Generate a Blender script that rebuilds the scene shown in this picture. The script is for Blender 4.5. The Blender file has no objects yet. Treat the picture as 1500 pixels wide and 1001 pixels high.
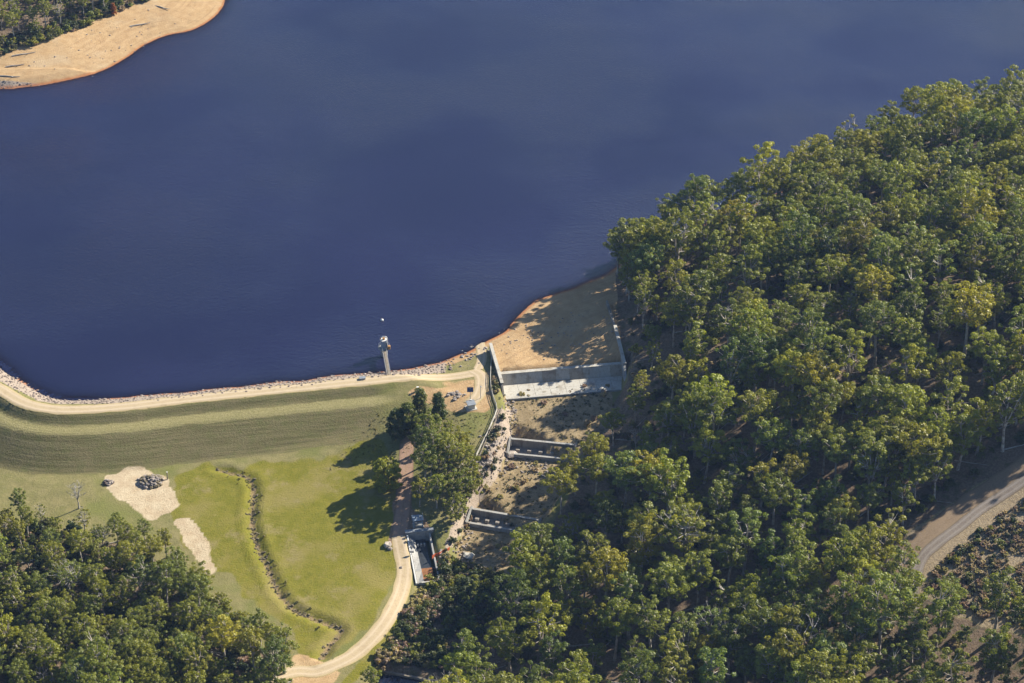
import bpy, math, random
import numpy as np
from mathutils import Vector
R = math.radians
random.seed(7)
rng = np.random.default_rng(11)

# ------------------------------------------------------------------ camera, sky, sun, exposure
S = bpy.context.scene
CAMH, PITCH, FPX = 400.0, 33.0, 3500.0
cam_d = bpy.data.cameras.new('camera'); cam = bpy.data.objects.new('camera', cam_d)
S.collection.objects.link(cam); S.camera = cam
cam.location = (0, 0, CAMH); cam.rotation_euler = (R(90 - PITCH), 0, 0)
cam_d.sensor_width = 36.0; cam_d.lens = 36.0 * FPX / 1500.0
cam_d.clip_start = 1.0; cam_d.clip_end = 12000.0

SUN_EL, SUN_AZ = 31.0, 56.7            # azimuth clockwise from +Y
W = bpy.data.worlds.new('World'); S.world = W; W.use_nodes = True
wn = W.node_tree.nodes; wl = W.node_tree.links
bg = wn['Background']; bg.inputs['Strength'].default_value = 0.058
sky = wn.new('ShaderNodeTexSky'); sky.sky_type = 'NISHITA'; sky.sun_disc = False
sky.sun_elevation = R(SUN_EL); sky.sun_rotation = R(SUN_AZ); sky.altitude = 300
sky.air_density = 1.0; sky.dust_density = 0.6; sky.ozone_density = 4.0
wl.new(sky.outputs[0], bg.inputs['Color'])
sd_ = bpy.data.lights.new('sun', 'SUN'); sd_.energy = 5.0; sd_.angle = R(0.5); sd_.color = (1.0, 0.92, 0.78)
sun = bpy.data.objects.new('sun', sd_); S.collection.objects.link(sun)
sdir = Vector((math.sin(R(SUN_AZ)) * math.cos(R(SUN_EL)), math.cos(R(SUN_AZ)) * math.cos(R(SUN_EL)), math.sin(R(SUN_EL))))
sun.rotation_euler = (-sdir).to_track_quat('-Z', 'Y').to_euler(); sun.location = (300, 700, 500)
S.view_settings.view_transform = 'Standard'; S.view_settings.look = 'None'
S.view_settings.gamma = 1.0; S.view_settings.use_curve_mapping = False
S.view_settings.exposure = 1.25
S.render.engine = 'CYCLES'
S.cycles.use_denoising = True
S.cycles.max_bounces = 6; S.cycles.diffuse_bounces = 2; S.cycles.glossy_bounces = 2
S.cycles.transmission_bounces = 3; S.cycles.transparent_max_bounces = 6; S.cycles.volume_bounces = 0
S.cycles.use_adaptive_sampling = True; S.cycles.adaptive_threshold = 0.015

# ------------------------------------------------------------------ photo <-> world
CP, SP = math.cos(R(PITCH)), math.sin(R(PITCH))
def at(px, py, z=0.0):
    """the point of height z seen at photo pixel px, py"""
    a, b = px - 750.0, 500.5 - py
    dx, dy, dz = a, FPX * CP + b * SP, -FPX * SP + b * CP
    t = (z - CAMH) / dz
    return (dx * t, dy * t, z)
def proj(x, y, z):
    vz = z - CAMH
    d = y * CP - vz * SP; u = y * SP + vz * CP
    return 750.0 + FPX * x / d, 500.5 - FPX * u / d
def polyd(pts, X, Y, closed=True):
    """distance to a polyline, and inside flag"""
    n = len(pts); best = np.full(X.shape, 1e18); ins = np.zeros(X.shape, bool)
    for i in range(n if closed else n - 1):
        x0, y0 = pts[i][:2]; x1, y1 = pts[(i + 1) % n][:2]
        ex, ey = x1 - x0, y1 - y0; L = ex * ex + ey * ey + 1e-12
        t = np.clip(((X - x0) * ex + (Y - y0) * ey) / L, 0, 1)
        best = np.minimum(best, (X - x0 - t * ex) ** 2 + (Y - y0 - t * ey) ** 2)
        if closed:
            c = ((y0 > Y) != (y1 > Y))
            with np.errstate(divide='ignore', invalid='ignore'):
                xi = x0 + (Y - y0) * ex / (ey if ey != 0 else 1e-12)
            ins ^= c & (X < xi)
    return np.sqrt(best), ins
def sdf(pts, X, Y):
    d, i = polyd(pts, X, Y); return np.where(i, d, -d)          # positive inside
def line_par(pts, X, Y):
    """distance to a polyline, length along it, side (+ = right of travel)"""
    best = np.full(X.shape, 1e18); al = np.zeros(X.shape); sg = np.ones(X.shape); acc = 0.0
    for i in range(len(pts) - 1):
        x0, y0 = pts[i][:2]; x1, y1 = pts[i + 1][:2]
        ex, ey = x1 - x0, y1 - y0; L = math.hypot(ex, ey) + 1e-9
        t = np.clip(((X - x0) * ex + (Y - y0) * ey) / (L * L), 0, 1)
        d = (X - x0 - t * ex) ** 2 + (Y - y0 - t * ey) ** 2
        m = d < best
        best = np.where(m, d, best); al = np.where(m, acc + t * L, al)
        sg = np.where(m, np.where(ex * (Y - y0) - ey * (X - x0) < 0, 1.0, -1.0), sg); acc += L
    return np.sqrt(best), al, sg
def smooth(a, b, x):
    t = np.clip((x - a) / (b - a), 0, 1); return t * t * (3 - 2 * t)
def vnoise(X, Y, seed=0):
    xi = np.floor(X).astype(np.int64); yi = np.floor(Y).astype(np.int64); fx = X - xi; fy = Y - yi
    def h(a, b):
        n = (a * 374761393 + b * 668265263 + seed * 1442695041) & 0x7fffffff
        n = ((n ^ (n >> 13)) * 1274126177) & 0x7fffffff
        return ((n ^ (n >> 16)) & 0xffff) / 65535.0
    fx = fx * fx * (3 - 2 * fx); fy = fy * fy * (3 - 2 * fy)
    return (h(xi, yi) * (1 - fx) + h(xi + 1, yi) * fx) * (1 - fy) + (h(xi, yi + 1) * (1 - fx) + h(xi + 1, yi + 1) * fx) * fy - 0.5
def fbm(X, Y, s, o=3, seed=0):
    v = 0; a = 1.0
    for k in range(o): v = v + a * vnoise(X / s, Y / s, seed + k); a *= .5; s *= .5
    return v
def crom(pts, step=1.5):
    """smooth curve through points of any dimension"""
    P = np.array(pts, float); out = []
    Q = np.vstack([2 * P[0] - P[1], P, 2 * P[-1] - P[-2]])
    for i in range(1, len(Q) - 2):
        n = max(2, int(np.linalg.norm(Q[i + 1] - Q[i]) / step))
        for k in range(n):
            t = k / n
            out.append(.5 * (2 * Q[i] + (Q[i + 1] - Q[i - 1]) * t + (2 * Q[i - 1] - 5 * Q[i] + 4 * Q[i + 1] - Q[i + 2]) * t * t
                             + (3 * Q[i] - Q[i - 1] - 3 * Q[i + 1] + Q[i + 2]) * t ** 3))
    out.append(P[-1]); return np.array(out)

# ------------------------------------------------------------------ terrain heights
shore_px = [(-420, 250), (-200, 385), (-100, 455), (0, 530), (35, 558), (68, 577), (110, 585), (200, 581), (300, 572), (400, 562), (500, 551),
            (560, 545), (600, 541), (640, 533), (680, 518), (715, 500), (735, 488), (755, 467), (775, 448), (800, 435), (850, 418),
            (890, 402), (930, 372), (985, 345), (1060, 318), (1150, 280), (1240, 228), (1340, 185), (1500, 160), (1700, 110), (2100, 20)]
shore = [at(*p)[:2] for p in shore_px]
_sx = crom(shore, 3.0)
_sx = _sx + np.c_[fbm(_sx[:, 0], _sx[:, 1], 9, 2, 5) * 1.2, fbm(_sx[:, 0], _sx[:, 1], 9, 2, 6) * 1.6]
shore = [tuple(p) for p in _sx]
south_land = shore + [(1800, 900), (3000, -1500), (-3000, -1500), (-3000, 900)]
pen_px = [(-300, 95), (-120, 118), (0, 130), (30, 128), (60, 125), (110, 115), (150, 104), (185, 85), (212, 66), (245, 52), (280, 45), (308, 30),
          (324, 14), (330, 0), (326, -25), (300, -60), (240, -110), (100, -170), (-200, -230)]
pen = [tuple(p) for p in crom([at(*p)[:2] for p in pen_px], 3.0)] + [(-600, 1250), (-1500, 1300), (-1500, 880)]
crest_px = [(-260, 370), (-120, 478), (-40, 545), (0, 570), (30, 588), (62, 597.5), (105, 600.5), (180, 596), (270, 585.5), (400, 572), (500, 562),
            (580, 554), (640, 546.5), (682, 542)]
CREST = [tuple(p) for p in crom([at(*p, 3.0) for p in crest_px], 4.0)[:, :2]]
ctl = [(-200, 700, -4.5), (0, 700, -4.6), (150, 700, -4.7), (300, 702, -4.7), (450, 695, -4.5), (540, 690, -3.6), (0, 850, -5.5), (250, 850, -6), (450, 800, -5.4), (560, 800, -5.4),
       (500, 900, -6.1), (560, 900, -6.2), (400, 980, -6.2), (450, 990, -6.8), (0, 1000, -6), (250, 1000, -6), (-200, 1000, -5), (580, 960, -8), (620, 930, -8.6), (640, 880, -8.7),
       (600, 992, -9), (660, 850, -8), (620, 800, -5), (640, 765, -3.8), (560, 640, -2.6), (600, 620, -.6), (540, 590, .2), (640, 575, 1.6), (690, 545, 3), (690, 580, 2.6),
       (690, 620, 2), (700, 660, .6), (660, 680, -1), (660, 740, -3), (690, 730, -2.6), (600, 700, -3.4), (720, 600, 2.5), (725, 640, 1), (716, 520, 3), (600, 760, -4.5),
       (640, 550, 3), (560, 558, 2.8), (400, 640, -4), (200, 650, -4.4), (0, 640, -4.2), (400, 560, -3), (200, 575, -3), (0, 540, -3), (500, 700, -4.3),
       (800, 470, 1.2), (860, 440, 1.6), (740, 520, 1.2), (880, 500, 1.4), (800, 530, 1.3),
       (930, 480, 5), (960, 420, 5.5), (1000, 380, 5), (1100, 340, 8), (1200, 310, 12), (1400, 260, 16), (1500, 250, 19), (1000, 600, 8), (930, 560, 4.5), (900, 650, 0),
       (1000, 700, 5), (1100, 600, 14), (1300, 500, 22), (1500, 500, 28), (1700, 500, 34), (1700, 250, 26), (1200, 700, 12), (1450, 700, 18), (1350, 850, 10), (1500, 850, 13), (900, 800, -4),
       (800, 900, -8.5), (1000, 900, -3), (700, 980, -10), (900, 1000, -7), (1200, 1000, 0), (1500, 1000, 6), (760, 850, -7.5), (1700, 1000, 12), (900, 1150, -8), (600, 1150, -11), (200, 1150, -7),
       (100, 40, 5), (0, 60, 3), (0, 0, 8), (200, 10, 3), (250, 20, 2.5), (100, -60, 10), (-200, 0, 12), (250, -40, 4)]
CT = np.array([at(*c) for c in ctl])
def _phi(a, b): return np.sqrt(((a[:, None, :] - b[None, :, :]) ** 2).sum(-1) + 12.0 ** 2)
_A = _phi(CT[:, :2], CT[:, :2]) + np.eye(len(CT)) * -0.6
_wm = CT[:, 2].mean(); _wt = np.linalg.solve(_A, CT[:, 2] - _wm)
def base_h(X, Y):
    sh = X.shape; P = np.c_[X.ravel(), Y.ravel()]; out = np.empty(len(P))
    for i in range(0, len(P), 40000): out[i:i + 40000] = _phi(P[i:i + 40000], CT[:, :2]) @ _wt + _wm
    return out.reshape(sh)
# spillway channel centre line with its floor heights (pixel, z)
chute_px = [(822, 562, -1.2), (815, 585, -1.4), (802, 640, -2.6), (800, 646, -2.7), (794, 653.9, -5.0), (780, 690, -5.3), (748, 745, -6.0), (740, 751.5, -6.2), (733, 760, -8.0), (715, 800, -8.4), (685, 850, -8.8), (650, 900, -9.0)]
CH = np.array([at(*c) for c in chute_px])
chute_poly = [(732, 556, -1.2), (744, 600, -1.8), (750, 640, -2.6), (744, 662, -5), (724, 705, -5.4), (692, 742, -6), (682, 768, -8), (662, 830, -8.6), (640, 890, -9), (690, 912, -9), (745, 860, -8.6),
              (784, 806, -8.4), (796, 765, -8), (830, 715, -5.4), (846, 668, -5), (884, 640, -2.6), (905, 600, -1.8), (916, 542, -1.2)]
CHP = [at(*c)[:2] for c in chute_poly]
_cl, _ca, _ = line_par(CH, CH[:, 0], CH[:, 1])
drain_px = [(318, 688), (340, 694), (366, 703), (372, 725), (369, 760), (376, 795), (392, 830), (408, 866), (432, 892), (468, 908), (500, 922), (484, 940), (470, 962)]
DR = crom([at(px, py, -5.0 - (py - 690) * .005) for px, py in drain_px], 2.0)
basin_px0, basin_px1 = (615, 784), (629, 852)
B0 = Vector(at(*basin_px0, -5.0)); B1 = Vector(at(*basin_px1, -6.6))
PONDP = [at(px, py, -9.3)[:2] for px, py in ((554, 979), (600, 989), (664, 1002), (652, 1060), (530, 1050))]
def height(X, Y):
    b = base_h(X, Y)
    far = np.maximum(np.maximum(np.abs(X) - 330, 380 - Y), Y - 1010)
    b = np.clip(b, -14, 42)
    b = b * smooth(400, 0, far) + (14 + 34 * fbm(X, Y, 420, 3, 3)) * smooth(0, 400, far)
    d, al, sg = line_par(CREST, X, Y)
    dn = np.where(sg > 0, d, -d)                                  # + downstream
    prof = np.interp(dn, [-40, -14, -8.5, -2.3, 2.3, 5.2, 9.6, 21.5, 40], [-14, -3.5, 0.4, 3, 3, 1.1, .95, -4.9, -14])
    b = np.maximum(b, prof)
    # spillway channel
    sc = sdf(CHP, X, Y); cl, ca, _s = line_par(CH, X, Y)
    fl = np.interp(ca, _ca, CH[:, 2])
    w = smooth(-2.0, 0.3, sc); b = b * (1 - w) + np.minimum(b, fl) * w
    # drain
    dd, da, _s = line_par(DR, X, Y); b = b - .9 * smooth(1.6, 0.2, dd + fbm(X, Y, 3, 2, 9)) + .25 * smooth(1.2, 0, np.abs(dd - 3.2))
    wp = smooth(-1.5, .8, sdf(PONDP, X, Y)); b = b - 2.4 * wp
    # outlet basin and the creek below it
    ax = (B1 - B0).to_2d(); L = ax.length; ax /= L
    s_ = (X - B0.x) * ax.x + (Y - B0.y) * ax.y; t_ = np.abs((X - B0.x) * -ax.y + (Y - B0.y) * ax.x)
    w = smooth(3.6, 2.6, t_) * smooth(-1.6, -.4, s_) * smooth(L + 14, L - 1, s_); b = b * (1 - w) + np.minimum(b, -8.6) * w
    # shores
    s1 = sdf(south_land, X, Y); s2 = sdf(pen, X, Y); s3 = Y - 2000 + 200 * fbm(X, Y, 500, 2, 8)
    sd = np.maximum(np.maximum(s1, s2), s3)
    k = .10 + .25 * smooth(900, 1000, proj(X, Y, 0 * X)[0]) * (Y < 840) + .40 * smooth(660, 560, proj(X, Y, 0 * X)[0]) * (Y < 800)
    dmix = smooth(26, 12, d)
    land = np.minimum(b, np.maximum(k * sd, 0.02 + .02 * sd))
    land = np.where(sd > 0, land, np.maximum(.16 * sd, -9))
    rough = .10 * fbm(X, Y, 4, 3, 21) + .5 * fbm(X, Y, 30, 2, 22) * smooth(15, 40, d) * smooth(3, 20, sd)
    land = land + rough * smooth(1.5, 5, np.abs(sd)) * (1 - .6 * dmix) * (1 - w)
    return land, sd, dn, al, sc, dd
STEP = 1.1
inx = np.arange(-250, 250.01, STEP); iny = np.arange(425, 985, STEP)
def outer(v, to, n=14):
    g = np.geomspace(STEP * 2, abs(to - v), n); return v + np.sign(to - v) * g
GX = np.concatenate([outer(inx[0], -3500)[::-1], inx, outer(inx[-1], 3500)])
GY = np.concatenate([outer(iny[0], -2500)[::-1], iny, outer(iny[-1], 4500)])
MX, MY = np.meshgrid(GX, GY)
MZ, MSD, MDN, MAL, MSC, MDD = height(MX, MY)
def hs(x, y):
    """height of the built ground mesh"""
    i = int(np.clip(np.searchsorted(GX, x) - 1, 0, len(GX) - 2)); j = int(np.clip(np.searchsorted(GY, y) - 1, 0, len(GY) - 2))
    fx = (x - GX[i]) / (GX[i + 1] - GX[i]); fy = (y - GY[j]) / (GY[j + 1] - GY[j])
    return float((MZ[j, i] * (1 - fx) + MZ[j, i + 1] * fx) * (1 - fy) + (MZ[j + 1, i] * (1 - fx) + MZ[j + 1, i + 1] * fx) * fy)
def gat(px, py):
    """ground point seen at a photo pixel"""
    z = 0.0
    for _ in range(25):
        p = at(px, py, z); z = z * .4 + hs(p[0], p[1]) * .6
    p = at(px, py, z); return Vector((p[0], p[1], hs(p[0], p[1])))

# ------------------------------------------------------------------ node helpers and materials
def mat(name):
    m = bpy.data.materials.new(name); m.use_nodes = True; m.node_tree.nodes.clear(); return m
class NT:
    def __init__(s, m): s.m = m; s.t = m.node_tree; s.out = s.n('ShaderNodeOutputMaterial')
    def n(s, ty, **kw):
        nd = s.t.nodes.new(ty)
        for k, v in kw.items(): setattr(nd, k, v)
        return nd
    def l(s, a, b): s.t.links.new(a, b)
    def put(s, sock, v):
        if isinstance(v, bpy.types.NodeSocket): s.l(v, sock)
        else: sock.default_value = v
    def attr(s, name):
        a = s.n('ShaderNodeAttribute'); a.attribute_name = name; return a.outputs['Fac']
    def noise(s, scale, detail=4, rough=.6, vec=None, dim='3D'):
        a = s.n('ShaderNodeTexNoise'); a.inputs['Scale'].default_value = scale; a.inputs['Detail'].default_value = detail
        a.inputs['Roughness'].default_value = rough
        if vec is None:
            vec = s.pos()
        s.l(vec, a.inputs['Vector']); return a.outputs['Fac']
    def pos(s):
        if not hasattr(s, '_p'): s._p = s.n('ShaderNodeNewGeometry').outputs['Position']
        return s._p
    def obj(s): return s.n('ShaderNodeTexCoord').outputs['Object']
    def math(s, op, a, b=0.0, c=None, clamp=False):
        m = s.n('ShaderNodeMath', operation=op); m.use_clamp = clamp
        s.put(m.inputs[0], a); s.put(m.inputs[1], b)
        if c is not None: s.put(m.inputs[2], c)
        return m.outputs[0]
    def ramp(s, fac, a, b, lo=0.0, hi=1.0):
        m = s.n('ShaderNodeMapRange'); m.interpolation_type = 'SMOOTHSTEP'
        s.put(m.inputs[0], fac); m.inputs[1].default_value = a; m.inputs[2].default_value = b
        m.inputs[3].default_value = lo; m.inputs[4].default_value = hi; return m.outputs[0]
    def mix(s, fac, a, b, mode='MIX'):
        m = s.n('ShaderNodeMix'); m.data_type = 'RGBA'; m.blend_type = mode
        s.put(m.inputs[0], fac)
        for i, v in ((6, a), (7, b)):
            if isinstance(v, bpy.types.NodeSocket): s.l(v, m.inputs[i])
            else: m.inputs[i].default_value = (*v, 1)
        return m.outputs[2]
    def bump(s, h, strength, dist):
        b = s.n('ShaderNodeBump'); s.put(b.inputs['Height'], h); b.inputs['Strength'].default_value = strength; b.inputs['Distance'].default_value = dist
        return b.outputs[0]
    def bsdf(s, col, rough=.8, spec=.3, normal=None, metal=0.0):
        p = s.n('ShaderNodeBsdfPrincipled')
        if isinstance(col, bpy.types.NodeSocket): s.l(col, p.inputs['Base Color'])
        else: p.inputs['Base Color'].default_value = (*col, 1)
        s.put(p.inputs['Roughness'], rough); p.inputs['Specular IOR Level'].default_value = spec; p.inputs['Metallic'].default_value = metal
        if normal is not None: s.l(normal, p.inputs['Normal'])
        return p.outputs[0]
    def done(s, sh): s.l(sh, s.out.inputs['Surface']); return s.m
def simple(name, col, rough=.8, var=.35, scale=1.5, bump=.0, spec=.3, metal=0.0, col2=None):
    t = NT(mat(name)); f = t.noise(scale, 5, .65)
    c2 = col2 or tuple(c * (1 - var) for c in col)
    f = t.ramp(f, .3, .7)
    nb = t.bump(t.noise(scale * 4, 4, .7), 1.0, bump) if bump else None
    return t.done(t.bsdf(t.mix(f, c2, col), rough, spec, nb, metal))
def concrete(name, col, stain=(.10, .085, .065), amt=.55):
    t = NT(mat(name)); a = t.noise(.35, 5, .65); b = t.noise(3.0, 5, .7)
    c = t.mix(t.ramp(b, .25, .75), tuple(x * .78 for x in col), col)
    c = t.mix(t.math('MULTIPLY', t.ramp(a, .48, .72), amt), c, stain)
    mp = t.n('ShaderNodeMapping'); mp.inputs['Scale'].default_value = (1.6, 1.6, .12); t.l(t.pos(), mp.inputs[0]); st = t.noise(1.0, 4, .7, mp.outputs[0])
    c = t.mix(t.math('MULTIPLY', t.ramp(st, .5, .7), amt * .7), c, stain)
    return t.done(t.bsdf(c, .85, .25, t.bump(b, .6, .03)))
M = {}
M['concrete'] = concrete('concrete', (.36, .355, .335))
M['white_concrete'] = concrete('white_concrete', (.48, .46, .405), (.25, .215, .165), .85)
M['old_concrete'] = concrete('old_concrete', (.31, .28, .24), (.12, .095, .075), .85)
M['brown_concrete'] = concrete('brown_concrete', (.40, .355, .285), (.20, .16, .12), .8)
M['rust'] = simple('rust_floor', (.27, .115, .04), .8, .4, .8)
M['wetfloor'] = simple('wet_concrete', (.045, .05, .055), .25, .4, .7, spec=.5)
M['steel'] = simple('galvanised_steel', (.30, .33, .36), .5, .25, 2.0, metal=.3)
M['bluesteel'] = simple('blue_grey_steel', (.26, .33, .42), .5, .3, 2.0)
M['panel'] = simple('solar_panel', (.05, .07, .14), .2, .2, 2.0, spec=.6)
M['white'] = simple('white_paint', (.66, .65, .61), .5, .12, 2.0)
M['ochre'] = simple('ochre_paint', (.40, .22, .08), .6, .3, 2.0)
M['orange'] = simple('orange_plastic', (.62, .14, .05), .6, .3, 2.0)
M['timber'] = simple('grey_timber', (.27, .23, .18), .85, .4, 2.5)
M['rock'] = simple('grey_rock', (.36, .31, .27), .9, .45, .9, .1)
M['palerock'] = simple('pale_rock', (.52, .45, .38), .9, .4, .9, .1)
M['riprap'] = simple('pinkish_rock', (.36, .29, .24), .9, .5, .9, .1)
M['log'] = simple('grey_log', (.38, .34, .30), .9, .45, 1.6)
M['oliverock'] = simple('mossy_rock', (.20, .165, .10), .9, .5, .9, .1)

def leaf_mat(name, c1, c2, c3, dry=None):
    """c1..c3 : tints picked per tree, object colour multiplies"""
    t = NT(mat(name)); oi = t.n('ShaderNodeObjectInfo')
    r = oi.outputs['Random']
    c = t.mix(t.ramp(r, .05, .55), c1, c2); c = t.mix(t.ramp(r, .6, .95), c, c3)
    nz = t.noise(.55, 3, .6, t.obj()); c = t.mix(t.ramp(nz, .35, .68), c, t.mix(1.0, c, (1.28, 1.24, .85), 'MULTIPLY'))
    nf = t.noise(3.5, 2, .6, t.obj()); c = t.mix(t.ramp(nf, .3, .7), t.mix(1.0, c, (.72, .76, .8), 'MULTIPLY'), c)
    c = t.mix(1.0, c, oi.outputs['Color'], 'MULTIPLY')
    p = t.bsdf(c, .5, .35)
    tr = t.n('ShaderNodeBsdfTranslucent'); t.l(t.mix(1.0, c, (1.45, 1.4, .45), 'MULTIPLY'), tr.inputs[0])
    m = t.n('ShaderNodeMixShader'); m.inputs[0].default_value = .40; t.l(p, m.inputs[1]); t.l(tr.outputs[0], m.inputs[2])
    return t.done(m.outputs[0])
M['leaf'] = leaf_mat('gum_leaves', (.226, .232, .028), (.172, .200, .044), (.250, .242, .034))
M['darkleaf'] = leaf_mat('dense_leaves', (.080, .100, .026), (.066, .088, .032), (.105, .115, .028))
M['scrubleaf'] = leaf_mat('scrub_leaves', (.085, .085, .040), (.110, .085, .075), (.075, .095, .045))
M['greenscrub'] = leaf_mat('low_green_leaves', (.060, .080, .030), (.05, .075, .035), (.10, .11, .04))
M['heath'] = leaf_mat('heath_leaves', (.34, .30, .13), (.30, .20, .18), (.44, .35, .24))
M['tussock'] = leaf_mat('dry_tussock', (.22, .19, .08), (.17, .16, .06), (.26, .21, .11))
def bark():
    t = NT(mat('gum_bark')); nz = t.noise(.5, 5, .7, t.obj()); r = t.n('ShaderNodeObjectInfo').outputs['Random']
    c = t.mix(t.ramp(nz, .35, .65), (.20, .165, .135), (.62, .57, .50)); c = t.mix(t.math('MULTIPLY', r, .45), c, (.24, .20, .165))
    return t.done(t.bsdf(c, .85, .2))
M['bark'] = bark()
M['deadwood'] = simple('bleached_wood', (.40, .37, .33), .85, .4, 1.2)
M['darkbark'] = simple('dark_bark', (.12, .09, .07), .9, .4, 1.2)

# ------------------------------------------------------------------ object helpers
def tag(o, label=None, cat=None, group=None, kind=None):
    if label: o['label'] = label
    if cat: o['category'] = cat
    if group: o['group'] = group
    if kind: o['kind'] = kind
    return o
def link(o, parent=None):
    S.collection.objects.link(o)
    if parent is not None: o.parent = parent
    return o
def mesh_np(name, V, F, m=None, smooth_=False, mats=None, mi=None):
    """quads or triangles from arrays"""
    V = np.asarray(V, np.float32); F = np.asarray(F, np.int32); k = F.shape[1]
    me = bpy.data.meshes.new(name); me.vertices.add(len(V)); me.vertices.foreach_set('co', V.ravel())
    me.loops.add(F.size); me.loops.foreach_set('vertex_index', F.ravel())
    me.polygons.add(len(F)); me.polygons.foreach_set('loop_start', np.arange(0, F.size, k, dtype=np.int32))
    if smooth_: me.polygons.foreach_set('use_smooth', np.ones(len(F), bool))
    for x in (mats or ([m] if m else [])): me.materials.append(x)
    if mi is not None: me.polygons.foreach_set('material_index', np.asarray(mi, np.int32))
    me.update(); me.validate(); return me
class MB:
    def __init__(s): s.v = []; s.f = []
    def add(s, V, F):
        o = len(s.v); s.v += [tuple(p) for p in V]; s.f += [tuple(i + o for i in f) for f in F]; return s
    def hexa(s, lo, hi):
        """4 lower and 4 upper corners"""
        return s.add(list(lo) + list(hi), [(3, 2, 1, 0), (4, 5, 6, 7), (0, 1, 5, 4), (1, 2, 6, 5), (2, 3, 7, 6), (3, 0, 4, 7)])
    def box(s, c, sx, sy, sz, rz=0.0):
        c0, s0 = math.cos(rz), math.sin(rz); q = []
        for dx, dy in ((-1, -1), (1, -1), (1, 1), (-1, 1)):
            x, y = dx * sx / 2, dy * sy / 2; q.append((c[0] + x * c0 - y * s0, c[1] + x * s0 + y * c0))
        return s.hexa([(a, b, c[2]) for a, b in q], [(a, b, c[2] + sz) for a, b in q])
    def bar(s, a, b, w, z0, z1, off=0.0, z0b=None, z1b=None):
        """wall from a to b (xy), w thick, z range (may slope)"""
        a = Vector(a[:2]); b = Vector(b[:2]); d = (b - a).normalized(); n = Vector((-d.y, d.x))
        z0b = z0 if z0b is None else z0b; z1b = z1 if z1b is None else z1b
        p = [a + n * (off - w / 2), b + n * (off - w / 2), b + n * (off + w / 2), a + n * (off + w / 2)]
        zl = (z0, z0b, z0b, z0); zh = (z1, z1b, z1b, z1)
        return s.hexa([(*q, z) for q, z in zip(p, zl)], [(*q, z) for q, z in zip(p, zh)])
    def tube(s, pts, rad, n=6, cap=True):
        pts = [Vector(p) for p in pts]; rad = rad if hasattr(rad, '__len__') else [rad] * len(pts)
        V = []; u = None
        for i, p in enumerate(pts):
            d = (pts[min(i + 1, len(pts) - 1)] - pts[max(i - 1, 0)])
            d = d.normalized() if d.length > 1e-6 else Vector((0, 0, 1))
            if u is None: u = d.orthogonal().normalized()
            u = (u - d * u.dot(d)); u = u.normalized() if u.length > 1e-6 else d.orthogonal().normalized()
            w = d.cross(u)
            for k in range(n):
                a = 2 * math.pi * k / n; V.append(p + (u * math.cos(a) + w * math.sin(a)) * rad[i])
        F = []
        for i in range(len(pts) - 1):
            for k in range(n):
                F.append((i * n + k, i * n + (k + 1) % n, (i + 1) * n + (k + 1) % n, (i + 1) * n + k))
        if cap:
            F.append(tuple(range(n))[::-1]); F.append(tuple((len(pts) - 1) * n + k for k in range(n)))
        return s.add(V, F)
    def rock(s, c, r, seed, sq=.7):
        q = random.Random(seed); V = []; F = []
        rings = [(-.6, .75), (.15, 1.0), (.75, .6)]
        for z, rr in rings:
            for k in range(6):
                a = k * math.pi / 3 + q.uniform(-.25, .25); g = r * rr * q.uniform(.75, 1.2)
                V.append((c[0] + g * math.cos(a), c[1] + g * math.sin(a) * q.uniform(.7, 1), c[2] + z * r * sq * q.uniform(.8, 1.2)))
        for i in range(2):
            for k in range(6): F.append((i * 6 + k, i * 6 + (k + 1) % 6, i * 6 + 6 + (k + 1) % 6, i * 6 + 6 + k))
        F.append((12, 13, 14, 15, 16, 17)); return s.add(V, F)
    def mesh(s, name, m, org=(0, 0, 0), sm=False):
        me = bpy.data.meshes.new(name); me.from_pydata([(p[0] - org[0], p[1] - org[1], p[2] - org[2]) for p in s.v], [], s.f)
        if m: me.materials.append(m)
        if sm: me.polygons.foreach_set('use_smooth', [True] * len(me.polygons))
        me.update(); return me
    def build(s, name, m, parent=None, sm=False, bev=0.0):
        org = (0, 0, 0)
        if parent is not None:
            org = Vector(parent.get('_o', parent.location))
        o = bpy.data.objects.new(name, s.mesh(name, m, org, sm)); link(o, parent)
        o['_o'] = list(org)
        if bev:
            b = o.modifiers.new('bevel', 'BEVEL'); b.width = bev; b.segments = 1; b.limit_method = 'ANGLE'
        return o
def thing(name, loc, label, cat, group=None):
    o = bpy.data.objects.new(name, None); o.empty_display_size = .5; link(o); o.location = loc; o['_o'] = list(loc)
    return tag(o, label, cat, group)

# ------------------------------------------------------------------ ground sheet
PX, PY = proj(MX, MY, MZ)
def zone(poly, soft=5.0, jit=7.0, seed=1):
    s = sdf(poly, PX, PY) + jit * (1.3 * fbm(MX, MY, 11, 3, seed) + .6 * fbm(MX, MY, 4, 2, seed + 3))
    return smooth(-soft, soft, s) * (MY > 380) * (MY < 1050)
near = (MY > 400) & (MY < 1010) & (np.abs(MX) < 300)
forest_right = [(890, 398), (905, 470), (918, 560), (880, 625), (850, 680), (835, 720), (795, 775), (745, 845), (690, 905), (600, 900), (560, 965), (540, 1200), (1900, 1200), (1900, -50), (1500, 60), (1200, 200), (1000, 310)]
forest_left = [(-400, 775), (0, 775), (100, 790), (200, 805), (245, 830), (285, 878), (335, 920), (385, 955), (415, 990), (425, 1200), (-400, 1200)]
forest_top = [(-400, 95), (0, 74), (60, 56), (100, 40), (150, 22), (210, 2), (280, -40), (280, -200), (-400, -300)]
clearing = [(1900, 560), (1500, 672), (1440, 705), (1330, 782), (1325, 850), (1345, 872), (1400, 905), (1520, 935), (1900, 900)]
scrub_poly = [(1900, 640), (1510, 722), (1440, 775), (1385, 815), (1352, 862), (1400, 892), (1530, 935), (1900, 900)]
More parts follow.
